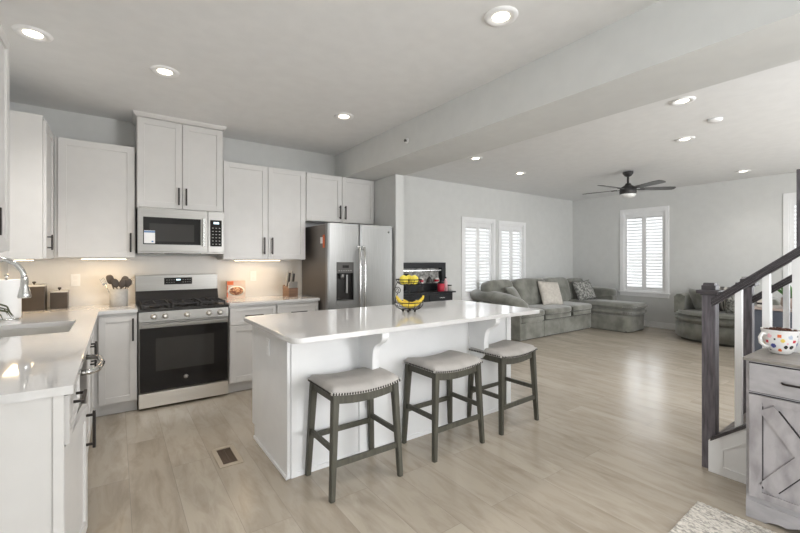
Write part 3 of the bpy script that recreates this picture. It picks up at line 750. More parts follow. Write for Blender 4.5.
for k in range(4):
    a = PI/4+PI/2*k; obj('foot', MB(T((bx+.05*math.cos(a), by+.05*math.sin(a), CT+.0115))).soft(0, 0, 0, .009, .009, .011, 1, nu=10, nv=8), 'wire_black', t)
def banana(M_, lab):
    pts = []; rs = []
    for k in range(13):
        a = math.radians(-62+124*k/12); pts.append((.105*math.sin(a), 0, .105*(1-math.cos(a)))); rs.append(.005 if k == 0 else .007 if k == 12 else .0175*(math.sin(PI*(k+1.2)/14.4)**.45))
    o = recenter(obj('banana', MB(M_).tube(pts, rs, 8), 'banana')); tag(o, lab, 'banana', 'bananas in the lower bowl')
vang = math.atan2(Rv.y, Rv.x)
banana(T((bx+.0, by-.0, CT+.055)) @ R(vang, 'Z') @ T((.005, -.05, 0)), 'banana lying across the front of the lower bowl of the fruit stand')
banana(T((bx, by, CT+.055)) @ R(vang+.2, 'Z') @ T((-.03, .0, .008)) @ R(math.radians(14), 'Y'), 'banana behind the front one, its stem end raised to the left')
banana(T((bx, by, CT+.055)) @ R(vang-.35, 'Z') @ T((.035, .045, .008)) @ R(math.radians(-12), 'Y'), 'banana at the right rear of the lower bowl, tip up to the right')
for k, (a, r_, lab) in enumerate(((PI, .045, 'lemon at the left in the upper bowl of the fruit stand'), (0, .045, 'lemon at the right in the upper bowl of the fruit stand'), (PI/2, .045, 'lemon at the back of the upper bowl of the fruit stand'))):
    p = Rv*math.cos(a)*r_+Fv*math.sin(a)*r_
    o = obj('lemon', MB(T((bx+p.x, by+p.y, CT+.268)) @ R(vang+a, 'Z')).lathe([(0, -.042), (.012, -.038), (.031, -.024), (.037, 0), (.031, .024), (.012, .038), (0, .042)], 18), 'lemon')
    tag(recenter(o), lab, 'lemon', 'lemons in the upper bowl')

# ------------------------------------------------------------------ counter clutter
for (x0, x1, y0, y1, h, lab) in ((-.66, -.505, 4.60, 4.74, .205, 'large square bronze canister with pale lid on the left counter'), (-.478, -.358, 4.66, 4.78, .145, 'small square bronze canister with pale lid, right of the large one')):
    cx_, cy_ = (x0+x1)/2, (y0+y1)/2
    t = thing('storage_canister', lab, 'canister', (cx_, cy_, CT), group=None)
    w2, d2 = (x1-x0)/2, (y1-y0)/2; M_ = T((cx_, cy_, CT))
    obj('tin', MB(M_).box(-w2, w2, -d2, d2, .001, h, .003), 'copper_tin', t)
    li = obj('lid', MB(M_).box(-w2-.003, w2+.003, -d2-.003, d2+.003, h, h+.016, .004), 'stone_grey', t)
    obj('knob', MB(M_ @ T((0, 0, h+.016))).lathe([(.006, 0), (.006, .008), (.014, .018), (.012, .026), (0, .028)], 16), 'copper_tin', li)
t = thing('paper_towel_roll', 'white roll of paper towels standing behind the faucet', 'paper towels', (-.655, 4.05, CT))
M_ = T((-.655, 4.05, CT))
obj('roll', MB(M_).lathe([(.02, .012), (.078, .012), (.080, .02), (.080, .285), (.078, .292), (.02, .292)], 32, cap=False), 'paper_white', t)
obj('holder', MB(M_).lathe([(.085, .001), (.085, .010), (.008, .011), (.006, .30), (.012, .31), (.014, .322), (.006, .332), (0, .333)], 24), 'chrome', t)
t = thing('potted_plant', 'small thin-leaved plant in a yellow pot beside the faucet', 'plant', (-.695, 3.78, CT))
M_ = T((-.695, 3.78, CT))
obj('pot', MB(M_).lathe([(0, .001), (.035, .001), (.045, .07), (.040, .07), (.036, .06), (0, .06)], 20), 'pot_yellow', t)
lf = MB(M_)
for k in range(16):
    a = random.uniform(-2.6, 1.4); L = random.uniform(.09, .15); zt = random.uniform(.02, .09)
    lf.tube([(.01*math.cos(a), .01*math.sin(a), .055), (L*.4*math.cos(a), L*.4*math.sin(a), .055+zt), (L*.8*math.cos(a), L*.8*math.sin(a), .045+zt*.9), (L*math.cos(a), L*math.sin(a), .02+zt*.5)], [.003, .006, .004, .001], 4)
obj('leaves', lf, 'leaf_dark', t)
# utensil crock
t = thing('utensil_crock', 'grey stone crock of cooking utensils left of the range', 'utensil holder', (.02, 4.66, CT))
M_ = T((.02, 4.66, CT))
obj('crock', MB(M_).lathe([(0, .001), (.070, .001), (.073, .006), (.073, .160), (.068, .160), (.066, .02), (0, .02)], 32), 'stone_grey', t)
def utensil(kind, ax, ay, hx, hy, hz, m_, lab, nm):
    tt = MB(M_)
    p, q = Vector((ax, ay, .025)), Vector((hx, hy, hz)); d = (q-p).normalized()
    tt.tube([p, p.lerp(q, .5), q], .0052, 8)
    rot = Vector((0, 0, 1)).rotation_difference(d).to_matrix().to_4x4()
    HM = T(q) @ rot
    if kind == 'spoon': tt.soft(0, 0, .032, .030, .009, .044, 1, HM, 16, 10)
    if kind == 'turner': tt.soft(0, 0, .042, .030, .006, .046, .75, HM, 16, 10)
    if kind == 'whisk':
        for k in range(6):
            a = PI*k/6; tt.tube([(.003*math.cos(a), .003*math.sin(a), 0), (.022*math.cos(a), .022*math.sin(a), .035), (.018*math.cos(a), .018*math.sin(a), .07), (0, 0, .082), (-.018*math.cos(a), -.018*math.sin(a), .07), (-.022*math.cos(a), -.022*math.sin(a), .035), (-.003*math.cos(a), -.003*math.sin(a), 0)], .001, 4, M=HM)
    if kind == 'fork':
        tt.box(-.018, .018, -.002, .002, 0, .02, 0, HM)
        for k in range(4): tt.box(-.018+k*.0105, -.0135+k*.0105, -.002, .002, .02, .07, 0, HM)
    o = obj(nm, tt, m_); tag(recenter(o), lab, 'utensil', 'utensils in the crock')
utensil('fork', -.03, .02, -.105, .0, .20, 'chrome', 'steel fork-ended utensil leaning far left out of the crock', 'serving_fork')
utensil('turner', .0, .03, -.055, .02, .21, 'utensil_dark', 'dark flat turner leaning left in the crock', 'spatula')
utensil('spoon', .02, -.02, -.02, -.03, .185, 'utensil_dark', 'dark spoon at the front left of the crock', 'cooking_spoon')
utensil('spoon', -.02, -.03, .02, -.045, .18, 'utensil_dark', 'dark round ladle at the front centre of the crock', 'ladle')
utensil('spoon', .0, .0, .06, -.02, .185, 'utensil_dark', 'dark spoon leaning right in the crock', 'cooking_spoon')
utensil('turner', -.03, .02, .03, .03, .195, 'utensil_dark', 'dark flat turner at the back right of the crock', 'spatula')
utensil('whisk', .02, .02, .075, .03, .175, 'chrome', 'steel whisk at the right rim of the crock', 'whisk')
# food box
t = thing('food_box', 'cardboard food box with a picture of a dish, right of the range', 'box', (1.10, 4.75, CT))
M_ = T((1.10, 4.745, CT)) @ R(math.radians(1), 'Z')
obj('carton', MB(M_).box(-.10, .10, -.02, .02, .001, .200, .0015), 'box_card', t)
Q = M_ @ T((.0, -.0205, .085)) @ R(PI/2, 'X')
E_ = Matrix.Diagonal((1.0, .62, 1, 1))
p_ = obj('dish_picture', MB(Q @ E_).lathe([(0, 0), (.094, 0), (.094, .0008), (0, .0008)], 32), 'plate_print', t)
obj('food_print', MB(Q @ E_ @ T((0, 0, .0008))).lathe([(0, 0), (.075, 0), (.075, .0006), (0, .0006)], 28), 'food_print', p_)
obj('red_banner', MB(M_).box(-.098, -.03, -.0212, -.0202, .155, .197).box(-.098, -.088, -.0212, -.0202, .02, .15), 'orange_print', t)
# knife block
t = thing('knife_block', 'wooden knife block beside the refrigerator', 'knife block', (1.70, 4.62, CT))
M_ = T((1.69, 4.62, CT)) @ R(math.radians(12), 'Z')
obj('block', MB(M_).prism([(-.06, .001), (.07, .001), (.07, .135), (-.06, .10)], -.062, .062, 'x'), 'block_wood', t)
for i in range(7):
    lean = R(math.radians(15), 'X')
    x = -.05+i*.0167; o = MB(M_ @ T((x, -.035, .10)) @ lean)
    o.box(-.0062, .0062, -.011, .011, 0, .080, .003)
    o.box(-.001, .001, -.008, .008, -.03, .0)
    tag(recenter(obj('steak_knife', o, 'pale_steel')), 'steel-handled knife in the front row of the knife block', 'knife', 'steak knives in the front row of the block')
for i, (x, h) in enumerate(((-.042, .175), (-.012, .16), (.018, .18), (.046, .15))):
    o = MB(M_ @ T((x, .03, .125)) @ R(math.radians(12), 'X')); o.box(-.008, .008, -.014, .014, 0, h, .005); o.box(-.001, .001, -.012, .012, -.03, 0)
    tag(recenter(obj('chef_knife', o, 'pale_steel' if i % 2 == 0 else 'dark_plastic')), ['pale-handled large knife at the left of the back row in the block', 'dark-handled knife second from left in the back row of the block', 'pale-handled knife third from left in the back row of the block', 'dark-handled knife at the right of the back row in the block'][i], 'knife')

# ------------------------------------------------------------------ floor vent
t = thing('floor_vent', 'tan floor register set in the planks left of the island', 'vent', (.625, 2.95, 0))
obj('frame', MB().box(.550, .580, 2.795, 3.105, .0005, .006, .002).box(.670, .700, 2.795, 3.105, .0005, .006, .002).box(.580, .670, 2.795, 2.83, .0005, .006, .001).box(.580, .670, 3.07, 3.105, .0005, .006, .001), 'vent_tan', t)
v = MB(); v.box(.580, .670, 2.83, 3.07, .0004, .0012)
for k in range(13): v.box(.581, .669, 2.835+k*.0185, 2.842+k*.0185, .0012, .0045)
v.box(.623, .627, 2.83, 3.07, .0012, .005)
obj('slats', v, 'vent_dark', t)

# ------------------------------------------------------------------ black coffee hutch by the living wall
t = thing('coffee_bar', 'black coffee bar cabinet with open back frame behind the island', 'cabinet', (3.9, 5.1, 0))
hx0, hx1 = 3.06, 4.60
obj('body', MB().box(hx0, hx1, 4.94, 5.30, .06, .815, .003), 'hutch_black', t)
obj('top', MB().box(hx0-.02, hx1+.05, 4.91, 5.31, .815, .838, .003), 'hutch_black', t)
for k in range(3):
    x0 = hx0+.02+k*.505
    d = obj('drawer', MB().box(x0, x0+.49, 4.925, 4.94, .66, .80, .003), 'hutch_black', t)
    obj('pull', MB().bar((x0+.19, 4.905, .745), (x0+.30, 4.905, .745), .008, .01).box(x0+.20, x0+.208, 4.905, 4.926, .742, .748).box(x0+.282, x0+.29, 4.905, 4.926, .742, .748), 'chrome', d)
    d = obj('door', MB().box(x0, x0+.49, 4.925, 4.94, .08, .645, .003), 'hutch_black', t)
for x in (hx0+.03, hx1-.03):
    for y in (4.97, 5.27): obj('foot', MB().box(x-.025, x+.025, y-.025, y+.025, .001, .06), 'hutch_black', t)
hb = MB(); X1 = 4.68; Zt = 1.315
hb.box(3.12, X1, 5.20, 5.31, .838, .96, .002); hb.box(3.12, X1, 5.20, 5.31, 1.22, 1.315, .002); hb.box(3.12, 3.22, 5.20, 5.31, .96, 1.22); hb.box(X1-.09, X1, 5.20, 5.31, .96, 1.22)
obj('back_frame', hb, 'hutch_black', t); 
obj('back_panel', MB().box(3.22, X1-.09, 5.29, 5.31, .96, 1.22), 'hutch_mat', t)
obj('shelf_rail', MB().box(3.22, X1-.09, 5.21, 5.225, 1.175, 1.19), 'chrome', t)
def mug(x, y, z, r, h, m_, lab, grp=None, band='red_glaze'):
    tt = thing('coffee_mug', lab, 'mug', (x, y, z), group=grp)
    obj('cup', MB(T((x, y, z))).lathe([(0, 0.001), (r*.9, .001), (r, .008), (r, h), (r*.9, h), (r*.88, .01), (0, .01)], 20), m_, tt)
    obj('handle', MB(T((x+r, y, z+h*.5))).tube([(-.003, 0, h*.3), (.018, 0, h*.25), (.024, 0, 0), (.018, 0, -h*.25), (-.003, 0, -h*.3)], .004, 6), m_, tt)
    obj('band', MB(T((x, y, z))).lathe([(r+.0006, h*.3), (r+.0006, h*.7)], 20, cap=False), band, tt)
sz = .961
mug(4.17, 5.245, sz, .038, .09, 'mug_white', 'white mug with red band on the hutch ledge, left of the wire rack')
mug(4.51, 5.245, sz, .038, .09, 'mug_white', 'white mug with red band on the hutch ledge, nearest the red jar', band='dot_red')
mug(3.80, 5.245, sz, .038, .09, 'stone_grey', 'grey mug on the hutch ledge behind the fruit stand', band='dot_black')
wr = MB(T((4.35, 5.245, sz)))
for k in range(6):
    a = PI*k/6; wr.tube([(.06*math.cos(a), .03*math.sin(a), .002), (.045*math.cos(a), .025*math.sin(a), .07), (0, 0, .12), (-.045*math.cos(a), -.025*math.sin(a), .07), (-.06*math.cos(a), -.03*math.sin(a), .002)], .003, 5)
tag(recenter(obj('wire_rack', wr, 'wire_black')), 'small pointed black wire rack between the two mugs on the hutch', 'rack')
t = thing('lidded_jar', 'bright red jar with a black lid on the black coffee bar', 'jar', (4.41, 5.02, .838))
obj('jar', MB(T((4.41, 5.02, .838))).lathe([(0, .001), (.055, .001), (.06, .01), (.06, .12), (.05, .13), (0, .13)], 24), 'red_glaze', t)
obj('lid', MB(T((4.41, 5.02, .838))).lathe([(.052, .1305), (.052, .15), (.015, .155), (.018, .175), (0, .18)], 24), 'hutch_black', t)
t = thing('syrup_bottle', 'pale pink bottle just right of the red jar', 'bottle', (4.515, 5.02, .838))
obj('bottle', MB(T((4.515, 5.02, .838))).lathe([(0, .001), (.032, .001), (.034, .15), (.014, .185), (.013, .21), (0, .21)], 20), 'pink_glaze', t)
obj('cap', MB(T((4.515, 5.02, .838))).lathe([(.016, .2105), (.016, .235), (0, .235)], 14), 'hutch_black', t)
t = thing('lidded_jar', 'pale jar with a flat black lid at the right end of the coffee bar', 'jar', (4.60, 5.03, .838))
obj('jar', MB(T((4.60, 5.03, .838))).lathe([(0, .001), (.045, .001), (.045, .085), (0, .085)], 20), 'stone_grey', t)
obj('lid', MB(T((4.60, 5.03, .838))).lathe([(.05, .0855), (.05, .10), (0, .10)], 20), 'hutch_black', t)
t = thing('coffee_maker', 'black coffee maker on the coffee bar behind the fruit stand', 'coffee maker', (3.60, 5.07, .838))
obj('body', MB(T((3.60, 5.07, .838))).box(-.10, .10, -.12, .10, .001, .04, .006).box(-.10, .10, .0, .10, .04, .22, .006).box(-.10, .10, -.12, .10, .22, .31, .01), 'hutch_black', t)
obj('carafe', MB(T((3.60, 5.01, .878))).lathe([(0, .001), (.05, .001), (.062, .05), (.045, .12), (.048, .14), (0, .14)], 20), 'black_glass', t)
obj('chrome_band', MB(T((3.60, 5.07, .838))).box(-.102, .102, -.122, -.119, .225, .24), 'chrome', t)

# ------------------------------------------------------------------ sectional sofa
FB_ = 'sofa_fabric'
t = thing('sectional_sofa', 'grey plush sectional sofa with chaise in the far corner', 'sofa', (6.8, 4.7, 0))
def sb(x0, x1, y0, y1, z0, z1, e=.22, name='seat_cushion', par=t, M_=None):
    m = MB(); m.soft((x0+x1)/2, (y0+y1)/2, (z0+z1)/2, (x1-x0)/2, (y1-y0)/2, (z1-z0)/2, e, M_, 36, 18)
    return obj(name, m, FB_, par)
def fb(x0, x1, y0, y1, z0, z1, bev=.03): return MB().box(x0, x1, y0, y1, z0, z1, bev, seg=3)
obj('base', fb(5.46, 6.135, 4.235, 5.20, .012, .31), FB_, t); obj('base', fb(6.14, 7.70, 4.25, 5.20, .012, .31), FB_, t)
obj('plinth', MB().box(5.50, 7.65, 4.27, 5.17, .001, .03).box(7.74, 8.38, 3.6, 5.10, .001, .03), 'plinth_and_crease_shade', t)
for (x0, x1, dy) in ((5.46, 6.14, 0), (6.14, 7.0, .01), (7.0, 7.69, .01)):
    sb(x0, x1, 4.19+dy, 4.95, .285, .405, .30, 'front_roll'); sb(x0-.005, x1+.005, 4.165+dy, 4.95, .385, .505, .38)
sm_ = MB().box(5.48, 7.67, 4.200, 4.3, .301, .313).box(5.48, 7.67, 4.198, 4.3, .390, .400)
for x in (6.1375, 7.0): sm_.box(x-.006, x+.006, 4.215, 4.3, .30, .47)
sm_.box(6.132, 6.143, 4.245, 4.3, .012, .31)
obj('crease_shade', sm_, 'plinth_and_crease_shade', t)  # dark strips standing for shade in the creases between cushions
# left arm, sloping down to the front
am = MB(); P_ = [(5.30, .70), (4.9, .70), (4.55, .665), (4.30, .60), (4.22, .55)]
b = bmesh.new(); rg = []; NN = 18
for j, (y, z) in enumerate([(5.26, .66)]+P_+[(4.19, .50)]):
    rx = .155 if 0 < j < 6 else .06; rz = .105 if 0 < j < 6 else .05
    rg.append([b.verts.new((5.53+rx*math.cos(2*PI*k/NN), y, z+rz*math.sin(2*PI*k/NN))) for k in range(NN)])
for p, q in zip(rg, rg[1:]):
    for k in range(NN): f = b.faces.new((p[k], p[(k+1) % NN], q[(k+1) % NN], q[k])); f.smooth = True
b.faces.new(rg[0]); b.faces.new(rg[-1]); am.join(b)
arm = obj('arm', am, FB_, t)
obj('arm_side', fb(5.45, 5.62, 4.225, 5.22, .012, .60, .02), FB_, arm)
# right arm (rolled) beside the chaise
obj('arm', MB().box(8.46, 8.66, 4.22, 5.22, .012, .62, .04).soft(8.57, 4.66, .67, .13, .46, .10, .5), FB_, t)
# back and its cushions
obj('back_frame', fb(5.62, 8.5, 5.02, 5.28, .25, .80, .05), FB_, t)
def bc(x0, x1, z1, tilt=-10, y=4.93, th=.15, z0=.44, roll=0):
    w2 = (x1-x0)/2; h2 = (z1-z0)/2
    m = MB(T(((x0+x1)/2, y, (z0+z1)/2)) @ R(math.radians(tilt), 'X') @ R(math.radians(roll), 'Y')); m.soft(0, 0, 0, w2, th, h2, .42, None, 36, 22)
    return obj('back_cushion', m, FB_, t)
bc(5.44, 6.14, .985, -14, 4.98); bc(6.10, 7.06, 1.0, -12, 4.90); bc(7.06, 7.88, .99, -12, 4.92); bc(7.84, 8.48, .96, -12, 4.93)
# chaise
cb = MB(); cb.prism(rrect(7.71, 8.43, 3.545, 5.10, .14), .012, .31, 'z', bev=.015); obj('base', cb, FB_, t)
cb = MB(); cb.prism(rrect(7.69, 8.45, 3.50, 4.95, .16), .312, .430, 'z', bev=.035)
for f in cb.bm.faces: f.smooth = True
obj('front_roll', cb, FB_, t)
cb = MB(); cb.prism(rrect(7.68, 8.455, 3.475, 4.90, .17), .43, .525, 'z', bev=.035)
for f in cb.bm.faces: f.smooth = True
obj('seat_cushion', cb, FB_, t)
def throw(name, x, y, z, rz, tilt, w, h, th, m_, lab, roll=0):
    o = obj(name, MB(R(rz, 'Z') @ R(tilt, 'X') @ R(roll, 'Y')).pillow(w, h, th), m_); o.location = (x, y, z)
    return tag(o, lab, 'pillow')
throw('throw_pillow', 6.88, 4.62, .71, math.radians(-8), math.radians(-22), .54, .50, .17, 'cream_fabric', 'cream square throw pillow leaning on the middle of the grey sectional', math.radians(5))
throw('throw_pillow', 8.05, 4.60, .71, math.radians(-12), math.radians(-20), .52, .44, .16, 'speckle_fabric', 'grey speckled throw pillow at the right end of the grey sectional', math.radians(-6))
throw('throw_pillow', 5.93, 4.74, .70, math.radians(25), math.radians(-30), .44, .38, .16, 'sofa_fabric', 'plain grey throw pillow by the sloping left arm of the sectional')

# ------------------------------------------------------------------ round swivel chair
cx_, cy_ = 8.24, 2.28
t = thing('round_chair', 'round grey plush armchair by the far wall, behind the newel post', 'armchair', (cx_, cy_, 0))
def ell(rx, ry, n=40, a0=0, a1=2*PI): return [(cx_+rx*math.cos(a0+(a1-a0)*k/n), cy_+ry*math.sin(a0+(a1-a0)*k/n)) for k in range(n)]
def puck(rx, ry, z0, z1, bev):
    m = MB(); m.prism(ell(rx, ry), z0, z1, 'z', bev=bev)
    for f in m.bm.faces: f.smooth = True
    return m
obj('plinth', puck(.46, .60, .001, .05, 0), 'plinth_and_crease_shade', t)
obj('base', puck(.52, .68, .04, .30, .02), FB_, t)
obj('seat_band', puck(.53, .69, .305, .42, .03), FB_, t)
obj('seat_cushion', puck(.52, .67, .40, .475, .03), FB_, t)
b = bmesh.new(); rg = []
for k in range(33):
    a = math.radians(-100+200*k/32); r0, r1 = .80, 1.02; zt = .76+.03*math.cos(a)
    p = [(r0, .46), (r0-.01, zt-.04), (.88, zt), (.96, zt), (r1, zt-.05), (r1, .42)]
    rg.append([b.verts.new((cx_+.54*q*math.cos(a), cy_+.69*q*math.sin(a), z)) for q, z in p])
for p, q in zip(rg, rg[1:]):
    for k in range(6): f = b.faces.new((p[k], p[(k+1) % 6], q[(k+1) % 6], q[k])); f.smooth = True
b.faces.new(rg[0]); b.faces.new(rg[-1])
obj('curved_back', MB().join(b), FB_, t)
throw('throw_pillow', 8.26, 2.60, .67, math.radians(55), math.radians(-20), .44, .40, .15, 'sofa_fabric', 'plain grey throw pillow at the left of the round armchair')
throw('throw_pillow', 8.36, 2.24, .70, math.radians(85), math.radians(-15), .46, .46, .15, 'stripe_fabric', 'striped throw pillow in the round armchair, seen beside the newel post')
throw('throw_pillow', 8.12, 2.02, .64, math.radians(105), math.radians(-28), .40, .34, .13, 'speckle_fabric', 'patterned throw pillow in front, right of the striped one on the round armchair')

# ------------------------------------------------------------------ slate console with plant, seen through the railings
t = thing('console_cabinet', 'dark slate cabinet behind the stair railings', 'cabinet', (6.9, 1.0, 0))
obj('body', MB().box(6.72, 7.18, .40, 1.56, .06, .725, .004), 'console_slate', t)
obj('top', MB().box(6.69, 7.20, .37, 1.58, .725, .755, .004), 'console_top', t)
obj('door', MB().box(6.70, 6.72, .99, 1.54, .08, .71, .003), 'console_slate', t); obj('door', MB().box(6.70, 6.72, .42, .98, .08, .71, .003), 'console_slate', t)
obj('plinth', MB().box(6.75, 7.15, .43, 1.53, .001, .06), 'console_slate', t)
px_, py_ = 6.90, 1.20
t = thing('succulent_plant', 'spiky green succulent in a pale pot behind the railing', 'plant', (px_, py_, .755))
M_ = T((px_, py_, .755))
obj('pot', MB(M_).lathe([(0, .001), (.10, .001), (.13, .05), (.12, .13), (.11, .13), (.11, .11), (0, .11)], 24), 'pot_blush', t)
lf = MB(M_)
for k in range(22):
    a = k*2.4; L = .16+.16*random.random(); ti = .25+.75*(k/22)
    d = Vector((math.cos(a)*math.sin(ti), math.sin(a)*math.sin(ti), math.cos(ti)))
    p = Vector((0, 0, .10)); lf.tube([p, p+d*L*.35, p+d*L*.75+Vector((0, 0, .01)), p+d*L+Vector((0, 0, .015))], [.016, .022, .013, .001], 5)
obj('leaves', lf, 'leaf_green', t)
t = thing('small_box', 'small white box with dark stripe at the left end of the slate cabinet', 'box', (6.85, 1.48, .755))
obj('box', MB().box(6.78, 6.92, 1.43, 1.53, .756, .86, .003), 'cream_fabric', t)
obj('stripe', MB().box(6.777, 6.78, 1.43, 1.53, .785, .81), 'shade_and_stripe_dark', t)

# ------------------------------------------------------------------ staircase
t = thing('staircase', 'staircase with dark newel posts, white balusters and dark handrails', 'staircase', (3.65, 0, 0))
SL = .80; NR = 8; RUN = .2375; RISE = .19; Y0 = .93
sk = lambda y, z0: z0+SL*(Y0-y)
st_ = MB()
for k in range(NR):
    y1 = Y0-k*RUN
    st_.box(3.20, 4.08, y1-RUN-.02, y1, 0.001 if k == 0 else k*RISE-.02, (k+1)*RISE-.03)
obj('riser_block', st_, 'white_trim', t)
for k in range(NR):
    y1 = Y0-k*RUN
    obj('tread', MB().box(3.20, 4.08, y1-RUN, y1+.025, (k+1)*RISE-.03, (k+1)*RISE, .004), 'tread_wood', t)
YE = Y0-NR*RUN
for x0, x1 in ((3.112, 3.20), (4.08, 4.165)):
    m = MB(); m.prism([(Y0+.012, .001), (Y0+.012, sk(Y0, .20)), (YE, sk(YE, .20)), (YE, .001)], x0, x1, 'x')
    s_ = obj('skirt_panel', m, 'white_trim', t)
    xo = x0 if x0 < 3.5 else x1
    m = MB(); L0 = Y0-.055
    if x0 < 3.5:
        m.prism([(L0, .045), (L0, sk(L0, .115)), (L0-.012, sk(L0-.012, .115)), (L0-.012, .045)], xo-.004, xo, 'x')
        m.prism([(L0-.012, .045), (L0-.012, .057), (YE+.06, .057), (YE+.06, .045)], xo-.004, xo, 'x')
        m.prism([(L0-.012, sk(L0-.012, .105)), (L0-.012, sk(L0-.012, .115)), (YE+.06, sk(YE+.06, .115)), (YE+.06, sk(YE+.06, .105))], xo-.004, xo, 'x')
        obj('moulding', m, 'white_trim', s_)
    m = MB(); m.prism([(Y0+.0, sk(Y0, .20)), (Y0+.0, sk(Y0, .222)), (YE, sk(YE, .222)), (YE, sk(YE, .20))], x0-.006, x1+.006, 'x')
    obj('skirt_cap', m, 'rail_wood', t)
def newel(x, y, lab=None, z0=0.001, zt=1.13, hw=.0365, rnd=True):
    p = obj('newel_post', MB().box(x-hw, x+hw, y-hw, y+hw, z0, zt, .003), 'newel_wood', t)
    c = MB(); c.box(x-hw-.006, x+hw+.006, y-hw-.006, y+hw+.006, zt-.0, zt+.012, .002)
    c.box(x-hw-.026, x+hw+.026, y-hw-.026, y+hw+.026, zt+.012, zt+.036, .007)
    c.box(x-hw-.002, x+hw+.002, y-hw-.002, y+hw+.002, zt+.036, zt+.066, .004)
    c.prism([(x-hw, zt+.066), (x+hw, zt+.066), (x+hw-.014, zt+.082), (x-hw+.014, zt+.082)], y-hw+.006, y+hw-.006, 'y')
    obj('cap', c, 'rail_wood', p)
newel(3.182, .952); newel(4.125, .99, zt=1.145)
obj('newel_post', MB().box(4.085, 4.165, .62, .70, .40, 2.03, .003), 'newel_wood', t)
for xr, z0, ya, yb in ((3.165, .895, .935, YE), (4.125, .87, .955, .70)):
    m = MB()
    for (dz0, dz1, hw) in ((.165, .180, .020), (.180, .200, .031), (.203, .222, .027)):
        m.prism([(ya, sk(ya, z0+dz0)), (ya, sk(ya, z0+dz1)), (yb, sk(yb, z0+dz1)), (yb, sk(yb, z0+dz0))], xr-hw, xr+hw, 'x')
    m.prism([(ya, sk(ya, z0+.195)), (ya, sk(ya, z0+.21)), (yb, sk(yb, z0+.21)), (yb, sk(yb, z0+.195))], xr-.021, xr+.021, 'x')
    obj('handrail', m, 'rail_wood', t)
for x, ys, z0 in ((3.165, [.80-.130*k for k in range(12)], .895), (4.125, [.86, .76], .87)):
    for y in ys:
        m = MB(); m.prism([(y+.017, sk(y+.017, .2225)), (y+.017, sk(y+.017, z0+.165)), (y-.017, sk(y-.017, z0+.165)), (y-.017, sk(y-.017, .2225))], x-.017, x+.017, 'x', bev=.001)
        obj('baluster', m, 'white_trim', t)

# ------------------------------------------------------------------ farmhouse cabinet at the right edge
t = thing('sideboard_cabinet', 'weathered grey farmhouse cabinet with crossed door boards, at the right edge', 'cabinet', (2.91, .2, 0))
CX0, CX1, CY1, CY0 = 2.737, 3.085, .662, -.26
obj('body', MB().box(CX0, CX1, CY0, CY1, .09, .829, .002), 'weathered_plain', t)
pl = []
def scroll(y0, y1):
    L = y1-y0; q = [(y1, .001), (y1, .092), (y0, .092), (y0, .001)]
    s_ = []
    for u, z in ((.08, .001), (.095, .012), (.13, .02), (.16, .016), (.20, .035), (.26, .05)): s_.append((y0+u, z))
    s_ += [(y1-(p-y0), z) for p, z in reversed(s_)]
    return q+s_
obj('plinth', MB().prism(scroll(CY0, CY1), CX0-.004, CX0+.014, 'x'), 'weathered_plain', t)
for y in (CY1-.018, CY0): obj('side_foot', MB().box(CX0+.014, CX1, y, y+.018, .001, .09), 'weathered_plain', t)
obj('top', MB().box(CX0-.010, CX1+.01, CY0-.010, CY1+.012, .829, .845, .003), 'taupe_top', t)
for k in range(2):
    y1 = CY1-.016-k*.452; F = FR(CX0, y1, 0); w_ = .438
    obj('gap_shadow_line', MB(F).box(-.004, w_+.004, .0, .001, .668, .824), 'shade_and_stripe_dark', t)
    dr = obj('drawer', MB(F).box(0, w_, .001, .018, .674, .819, .002), 'weathered_plain', t)
    c_ = .205; obj('handle', MB(F).tube([(c_-.075, .018, .745), (c_-.07, .036, .745), (c_-.055, .042, .745), (c_+.055, .042, .745), (c_+.07, .036, .745), (c_+.075, .018, .745)], .0055, 8), 'black_handle', dr)
    z0, z1 = .125, .658; fw = .052
    obj('door_gap_shadow', MB(F).box(-.004, w_+.004, .0, .001, z0-.004, z1+.004), 'shade_and_stripe_dark', t)  # dark sheet standing for the shade in the gap round the door
    d_ = obj('door', MB(F).box(0, w_, .001, .010, z0, z1).box(0, fw, .008, .020, z0, z1, .001).box(w_-fw, w_, .008, .020, z0, z1, .001).box(fw, w_-fw, .008, .020, z0, z0+.034, .001).box(fw, w_-fw, .008, .020, z1-.034, z1, .001), 'weathered_wood', t)
    fz = .034
    A = Vector((fw, .014, z0+fz)); B_ = Vector((w_-fw, .014, z1-fz)); C_ = Vector((fw, .014, z1-fz)); D_ = Vector((w_-fw, .014, z0+fz))
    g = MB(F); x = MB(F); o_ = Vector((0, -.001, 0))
    for P1, P2, hh, s1 in ((A, B_, 0, -1), (C_, D_, .0012, 1)):
        P1 = P1+Vector((0, hh, 0)); P2 = P2+Vector((0, hh, 0))
        dd = (P2-P1).normalized(); x.bar(P1+dd*.030, P2-dd*.030, .012, .070, up=Vector((0, 0, 1)))
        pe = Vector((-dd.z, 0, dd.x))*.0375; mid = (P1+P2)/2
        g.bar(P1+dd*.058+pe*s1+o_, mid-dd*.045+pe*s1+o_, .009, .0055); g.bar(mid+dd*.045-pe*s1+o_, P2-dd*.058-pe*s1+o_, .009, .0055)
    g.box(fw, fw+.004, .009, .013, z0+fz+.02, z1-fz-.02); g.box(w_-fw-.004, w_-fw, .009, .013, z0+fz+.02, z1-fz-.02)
    obj('cross_board', x, 'weathered_wood', d_); obj('groove_shade', g, 'shade_and_stripe_dark', d_)  # thin dark strips painted in for the shade along the board edges
